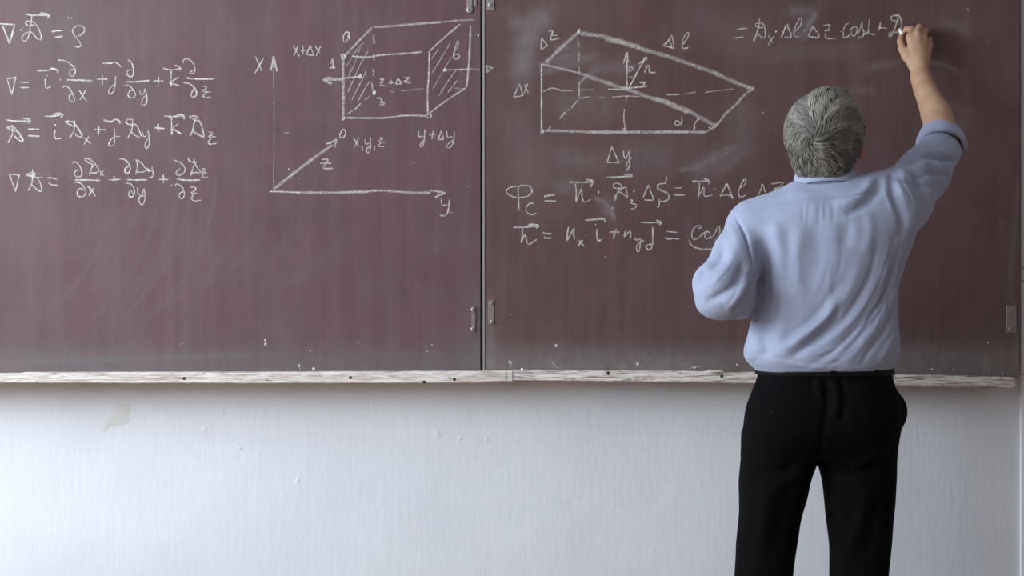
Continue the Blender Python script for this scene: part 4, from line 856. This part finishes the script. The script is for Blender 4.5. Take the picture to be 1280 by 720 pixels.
# ---- trousers
TR = [(452, 951, 1111, -.49, .112), (462, 949, 1113, -.49, .114), (475, 945, 1117, -.49, .120), (490, 940, 1122, -.495, .128), (510, 934, 1126, -.50, .136), (535, 930, 1125, -.50, .136), (552, 927, 1123, -.50, .118), (571, 926, 1121, -.498, .086)]
def leg_rows(tab):
    return rowsL([(py, l, r, -.495+(-.01 if py > 700 else 0), .098-.00016*max(0, py-560)) for py, l, r in tab], 0, 0)
def build_trousers():
    st = .0045
    F = Field(np.arange(.55, 1.02, st), np.arange(-.68, -.33, st), np.concatenate([np.arange(.035, .45, .009), np.arange(.45, 1.05, st)]))
    F.stack(rowsL(TR, 0, 0), k=.02, p=2.2)
    F.stack(leg_rows([(540, 928, 1018), (570, 926, 1024), (580, 925.5, 1021.5), (590, 925, 1017), (600, 925, 1013), (640, 923.5, 1003), (680, 921, 996), (720, 918, 990), (800, 914, 981), (880, 911, 976), (952, 909, 975)]), k=.006, p=2.2)
    F.stack(leg_rows([(540, 1028, 1123), (570, 1020, 1121), (580, 1022.5, 1120.5), (600, 1028, 1119.5), (640, 1032.5, 1117), (680, 1036, 1114), (720, 1038.5, 1110), (800, 1042, 1106), (880, 1043, 1104), (952, 1042, 1105)]), k=.006, p=2.2)
    F.ell(w(982, 528, -.560), (.066, .058, .080), k=.07); F.ell(w(1068, 528, -.560), (.066, .058, .080), k=.07)
    F.ell(w(1113, 514, -.50), (.040, .045, .052), k=.012)      # full side pocket
    V, Q = F.mesh(); zc = P(0, 570, -.5)[2]; V = smooth(V, Q, 3, .5); V = smooth(V, Q, 40, .5, np.exp(-((V[:, 2]-zc)/.035)**2)*(V[:, 1] < -.5)*(np.abs(V[:, 0]-P(1022, 0, -.5)[0]) > .02))
    fl = [(-.006, 4, [(1030, 468), (1034, 500), (1030, 530), (1024, 575)]), (.006, 5, [(1040, 468), (1046, 495), (1044, 525)]), (-.006, 4, [(1050, 470), (1056, 500), (1050, 530)]), (.005, 4, [(1022, 470), (1026, 500)]), (-.004, 3, [(1014, 470), (1016, 492)]),
          (.007, 7, [(1062, 585), (1085, 575), (1110, 560)]), (-.007, 7, [(1035, 590), (1070, 590), (1110, 580)]), (.007, 8, [(1085, 610), (1075, 650), (1060, 690), (1055, 730)]), (-.006, 8, [(1100, 620), (1092, 660), (1080, 700)]),
          (.006, 7, [(1045, 600), (1052, 640), (1050, 700)]), (.006, 8, [(965, 600), (955, 650), (950, 710)]), (-.005, 8, [(990, 590), (980, 640), (972, 690)]), (.006, 6, [(1010, 585), (990, 600), (965, 610)]), (-.006, 6, [(1000, 575), (975, 590), (940, 592)]),
          (-.003, 2, [(940, 511), (965, 513), (990, 516)]), (-.003, 2, [(1086, 517), (1106, 516)]), (-.006, 3.5, [(1118, 480), (1112, 510), (1121, 545)]), (.004, 6, [(952, 480), (948, 520)])]
    V = folds(V, Q, fl); V = wrinkle(V, Q, .0012, 45, (.3, .2, 1), 11); V = smooth(V, Q, 1, .4)
    return mesh_obj('trousers', V, Q, M['trousers'], man)
trousers = build_trousers()
# belt with loops, following the waist
def waist(py):
    r = rowsL(TR, 0, 0); z = P(0, py, -.49)[2]; zz = [q[0] for q in r]
    return z, [float(np.interp(z, zz, [q[j] for q in r])) for j in range(1, 5)]
def super_pt(t, cx, cy, a, b_, p=2.2):
    c, s_ = math.cos(t), math.sin(t); return cx+a*math.copysign(abs(c)**(2/p), c), cy+b_*math.copysign(abs(s_)**(2/p), s_)
V = []; F_ = []; n = 96; prof = [(.002, 468), (.0065, 467.2), (.0075, 462), (.0065, 457), (.002, 456)]
for i in range(n):
    t = 2*math.pi*i/n
    for off, py in prof:
        z, (cx, cy, a, bb) = waist(py+1.0*math.sin(t*1)); x, y = super_pt(t, cx, cy, a+off, bb+off); V.append((x, y, z))
for i in range(n):
    for k in range(5): F_.append((i*5+k, i*5+(k+1) % 5, ((i+1) % n)*5+(k+1) % 5, ((i+1) % n)*5+k))
belt = mesh_obj('belt', V, np.array(F_), M['belt'], trousers)
for t in (math.radians(d) for d in (-172, -128, -90, -52, -8, 50, 130)):
    z1, (cx, cy, a, bb) = waist(455); z0, _ = waist(471); V = []
    for dt in (-.03, .03):
        for off in (.0065, .0095):
            x, y = super_pt(t+dt, cx, cy, a+off, bb+off); V += [(x, y, z0), (x, y, z1)]
    mesh_obj('belt_loop', V, [(0, 1, 3, 2), (4, 6, 7, 5), (2, 3, 7, 6), (0, 4, 5, 1), (0, 2, 6, 4), (1, 5, 7, 3)], M['trousers'], trousers, False)
tv = np.empty(len(trousers.data.vertices)*3, np.float32); trousers.data.vertices.foreach_get('co', tv); tv = tv.reshape(-1, 3).astype(float)
qx, qy = project(tv); hit = tv[(np.hypot(qx-963, qy-514) < 3) & (tv[:, 1] < -.5)]; a = hit[hit[:, 1].argmin()]
q = MB(); q.disc((a[0], a[2]), .0050, a[1]-.0025, a[1]+.004, 14, .0008); q.build('pocket_button', M['belt'], trousers)
# shoes
for fx, toe in ((.612, -.03), (.868, .03)):
    F = Field(np.arange(fx-.1, fx+.1, .004), np.arange(-.62, -.24, .004), np.arange(-.004, .12, .004))
    F.ell((fx, -.51, .045), (.040, .062, .050), k=.02); F.chain([(fx, -.52, .045), (fx+toe*.7, -.40, .038), (fx+toe, -.325, .030)], [.040, .042, .032], k=.02)
    V, Q = F.mesh(); V[:, 2] = np.maximum(V[:, 2], 0.001); V = smooth(V, Q, 1, .4); V[:, 2] = np.maximum(V[:, 2], 0.0005)
    mesh_obj('shoe', V, Q, M['belt'], man)

# ---- hair
def build_hair():
    st = .003
    c0 = HC; F = Field(np.arange(c0[0]-.14, c0[0]+.14, st), np.arange(c0[1]-.16, c0[1]+.16, st), np.arange(c0[2]-.13, c0[2]+.17, st))
    F.ell(H(0, -.016, .034), (.089, .104, .090), HR, k=.02)
    F.ell(H(0, -.050, -.030), (.074, .056, .066), HR, k=.03)
    for sx in (-1, 1): F.ell(H(sx*.058, -.01, .012), (.034, .060, .050), HR, k=.02)
    F.ell(H(.012, -.035, .085), (.058, .06, .050), HR, k=.03)
    # clear the face and the ears
    F.ell(H(0, .115, -.055), (.11, .075, .115), HR, k=.01, sub=True)
    for sx in (-1, 1): F.ell(H(sx*.094, .004, -.022), (.026, .020, .028), HR, k=.006, sub=True); F.ell(H(sx*.084, .004, -.060), (.034, .036, .038), HR, k=.01, sub=True)
    V, Q = F.mesh(); V = smooth(V, Q, 2, .5)
    V = wrinkle(V, Q, .0022, 55, (1, .3, .6), 8)
    base = mesh_obj('hair', V, Q, M['hair_base'], man)
    N = vnormals(V, Q); L = (V-HC)@HR
    # strands flow out of the crown whorl, swept round it
    wh = H(-.006, -.112, .040); ns = 11000
    pick = RNG.integers(0, len(V), ns*2); pick = pick[((V[pick]-HC)@HR)[:, 1] < .085][:ns]; ns = len(pick)
    from mathutils.kdtree import KDTree
    kd = KDTree(len(V)); [kd.insert(v, i) for i, v in enumerate(V)]; kd.balance()
    seg = 6; SV = []; SF = []; SS = []
    lockid = RNG.uniform(0, 1, 4096)
    for a in pick:
        p = V[a].copy(); nrm = N[a]; l = L[a]; rel0 = p-wh; dist0 = np.linalg.norm(rel0)
        key = int((math.atan2(rel0[2], rel0[0])*9+dist0*60+math.sin(dist0*50)*1.2)*1) % 4096
        lk = lockid[key]; length = (.028+.020*RNG.random())*(1.3 if l[2] > .03 else .66)
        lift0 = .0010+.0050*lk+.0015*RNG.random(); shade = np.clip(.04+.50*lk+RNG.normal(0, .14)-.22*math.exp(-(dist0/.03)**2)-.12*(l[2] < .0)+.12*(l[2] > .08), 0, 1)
        cur = p; idx = a; pts = []; jit = RNG.normal(0, .18, 3)+1.5*(lk-.5)*np.array([1, 0, -.6])
        for j in range(seg+1):
            nrm = N[idx]; rel = cur-wh; rad = rel-nrm*np.dot(rel, nrm); dr = np.linalg.norm(rad)+1e-6
            rad = rad/dr; tan = np.cross(nrm, rad); sw = 1.1*math.exp(-dr/.035)+.25
            d = rad+tan*sw+np.array([0.10, 0, -.35])*min(1, dr/.06)+jit*.55; d -= nrm*np.dot(d, nrm); d /= np.linalg.norm(d)+1e-9
            t = j/seg; pts.append((cur+nrm*(lift0*math.sin(math.pi*min(1, .25+t*.75))+.0004), nrm, d))
            nxt = cur+d*length/seg; _, idx, _ = kd.find(nxt); nn = N[idx]; v = V[idx]; cur = nxt-nn*np.dot(nxt-v, nn)
        b0 = len(SV)
        for j, (q, nn, d) in enumerate(pts):
            r = .00085*(1-.75*(j/seg)**2); sd = np.cross(nn, d)
            SV += [q+sd*r, q+nn*r*.9, q-sd*r]; SS += [shade]*3
        for j in range(seg):
            for k in range(2): x = b0+j*3+k; SF.append((x, x+1, x+4, x+3))
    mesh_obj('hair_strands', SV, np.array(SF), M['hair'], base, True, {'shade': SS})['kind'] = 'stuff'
build_hair()

# ---- spectacles: one wire frame with the lenses as its pieces
def wire(pts, r, closed=False):
    V = []; F = []; n = 6; pts = [np.array(p, float) for p in pts]; m = len(pts)
    for i, p in enumerate(pts):
        d = pts[(i+1) % m if closed else min(i+1, m-1)]-pts[(i-1) % m if closed else max(i-1, 0)]; d /= np.linalg.norm(d)+1e-9
        u = np.cross(d, [0.1, .2, 1]); u /= np.linalg.norm(u); v = np.cross(d, u)
        V += [p+r*(u*math.cos(2*math.pi*k/n)+v*math.sin(2*math.pi*k/n)) for k in range(n)]
    for i in range(m if closed else m-1):
        for k in range(n): F.append((i*n+k, i*n+(k+1) % n, ((i+1) % m)*n+(k+1) % n, ((i+1) % m)*n+k))
    return V, F
G_ = MB(); rings = []
for sx in (-1, 1):
    ring = [H(sx*(.040+.032*math.cos(t)), .108-.010*abs(math.cos(t)) if sx*math.cos(t) > 0 else .108, .000+.019*math.sin(t)) for t in np.linspace(0, 2*math.pi, 25)[:-1]]
    rings.append(ring); G_.add(*wire(ring, .0016, True))
    G_.add(*wire([H(sx*.071, .099, .006), H(sx*.083, .090, .010), H(sx*.084, .06, .010), H(sx*.084, .01, .012), H(sx*.085, -.012, .004), H(sx*.085, -.024, -.016)], .0017))
G_.add(*wire([H(-.009, .108, .004), H(0, .113, .008), H(.009, .108, .004)], .0012))
go = G_.build('spectacles', M['frame'], man, True); go['label'] = 'thin metal framed spectacles'
for ring in rings:
    V = ring+[r_+HR@np.array([0, .0012, 0]) for r_ in ring]; k = len(ring)
    mesh_obj('lens', V, [tuple(range(k)), tuple(range(2*k-1, k-1, -1))]+[(i, (i+1) % k, k+(i+1) % k, k+i) for i in range(k)], M['glass'], go, False)
# ---- piece of chalk between thumb and index finger
a = w(1125.0, 37.0, -.0012); b_ = w(1128.2, 44.5, -.044); d = (b_-a)/np.linalg.norm(b_-a)
V = []; u = np.cross(d, [1, 0, 0]); u /= np.linalg.norm(u); v = np.cross(d, u); n = 14
for s_, r in ((0, .0025), (.0015, .0050), (.036, .005), (.038, .0045)):
    V += [a+d*s_+r*(u*math.cos(2*math.pi*k/n)+v*math.sin(2*math.pi*k/n)) for k in range(n)]
F_ = [(j*n+k, j*n+(k+1) % n, (j+1)*n+(k+1) % n, (j+1)*n+k) for j in range(3) for k in range(n)]+[tuple(range(n))[::-1], tuple(3*n+k for k in range(n))]
ck = mesh_obj('chalk_stick', V, F_, M['chalk_solid']); props(ck, 'short white stick of chalk held against the board in the raised right hand', 'chalk')
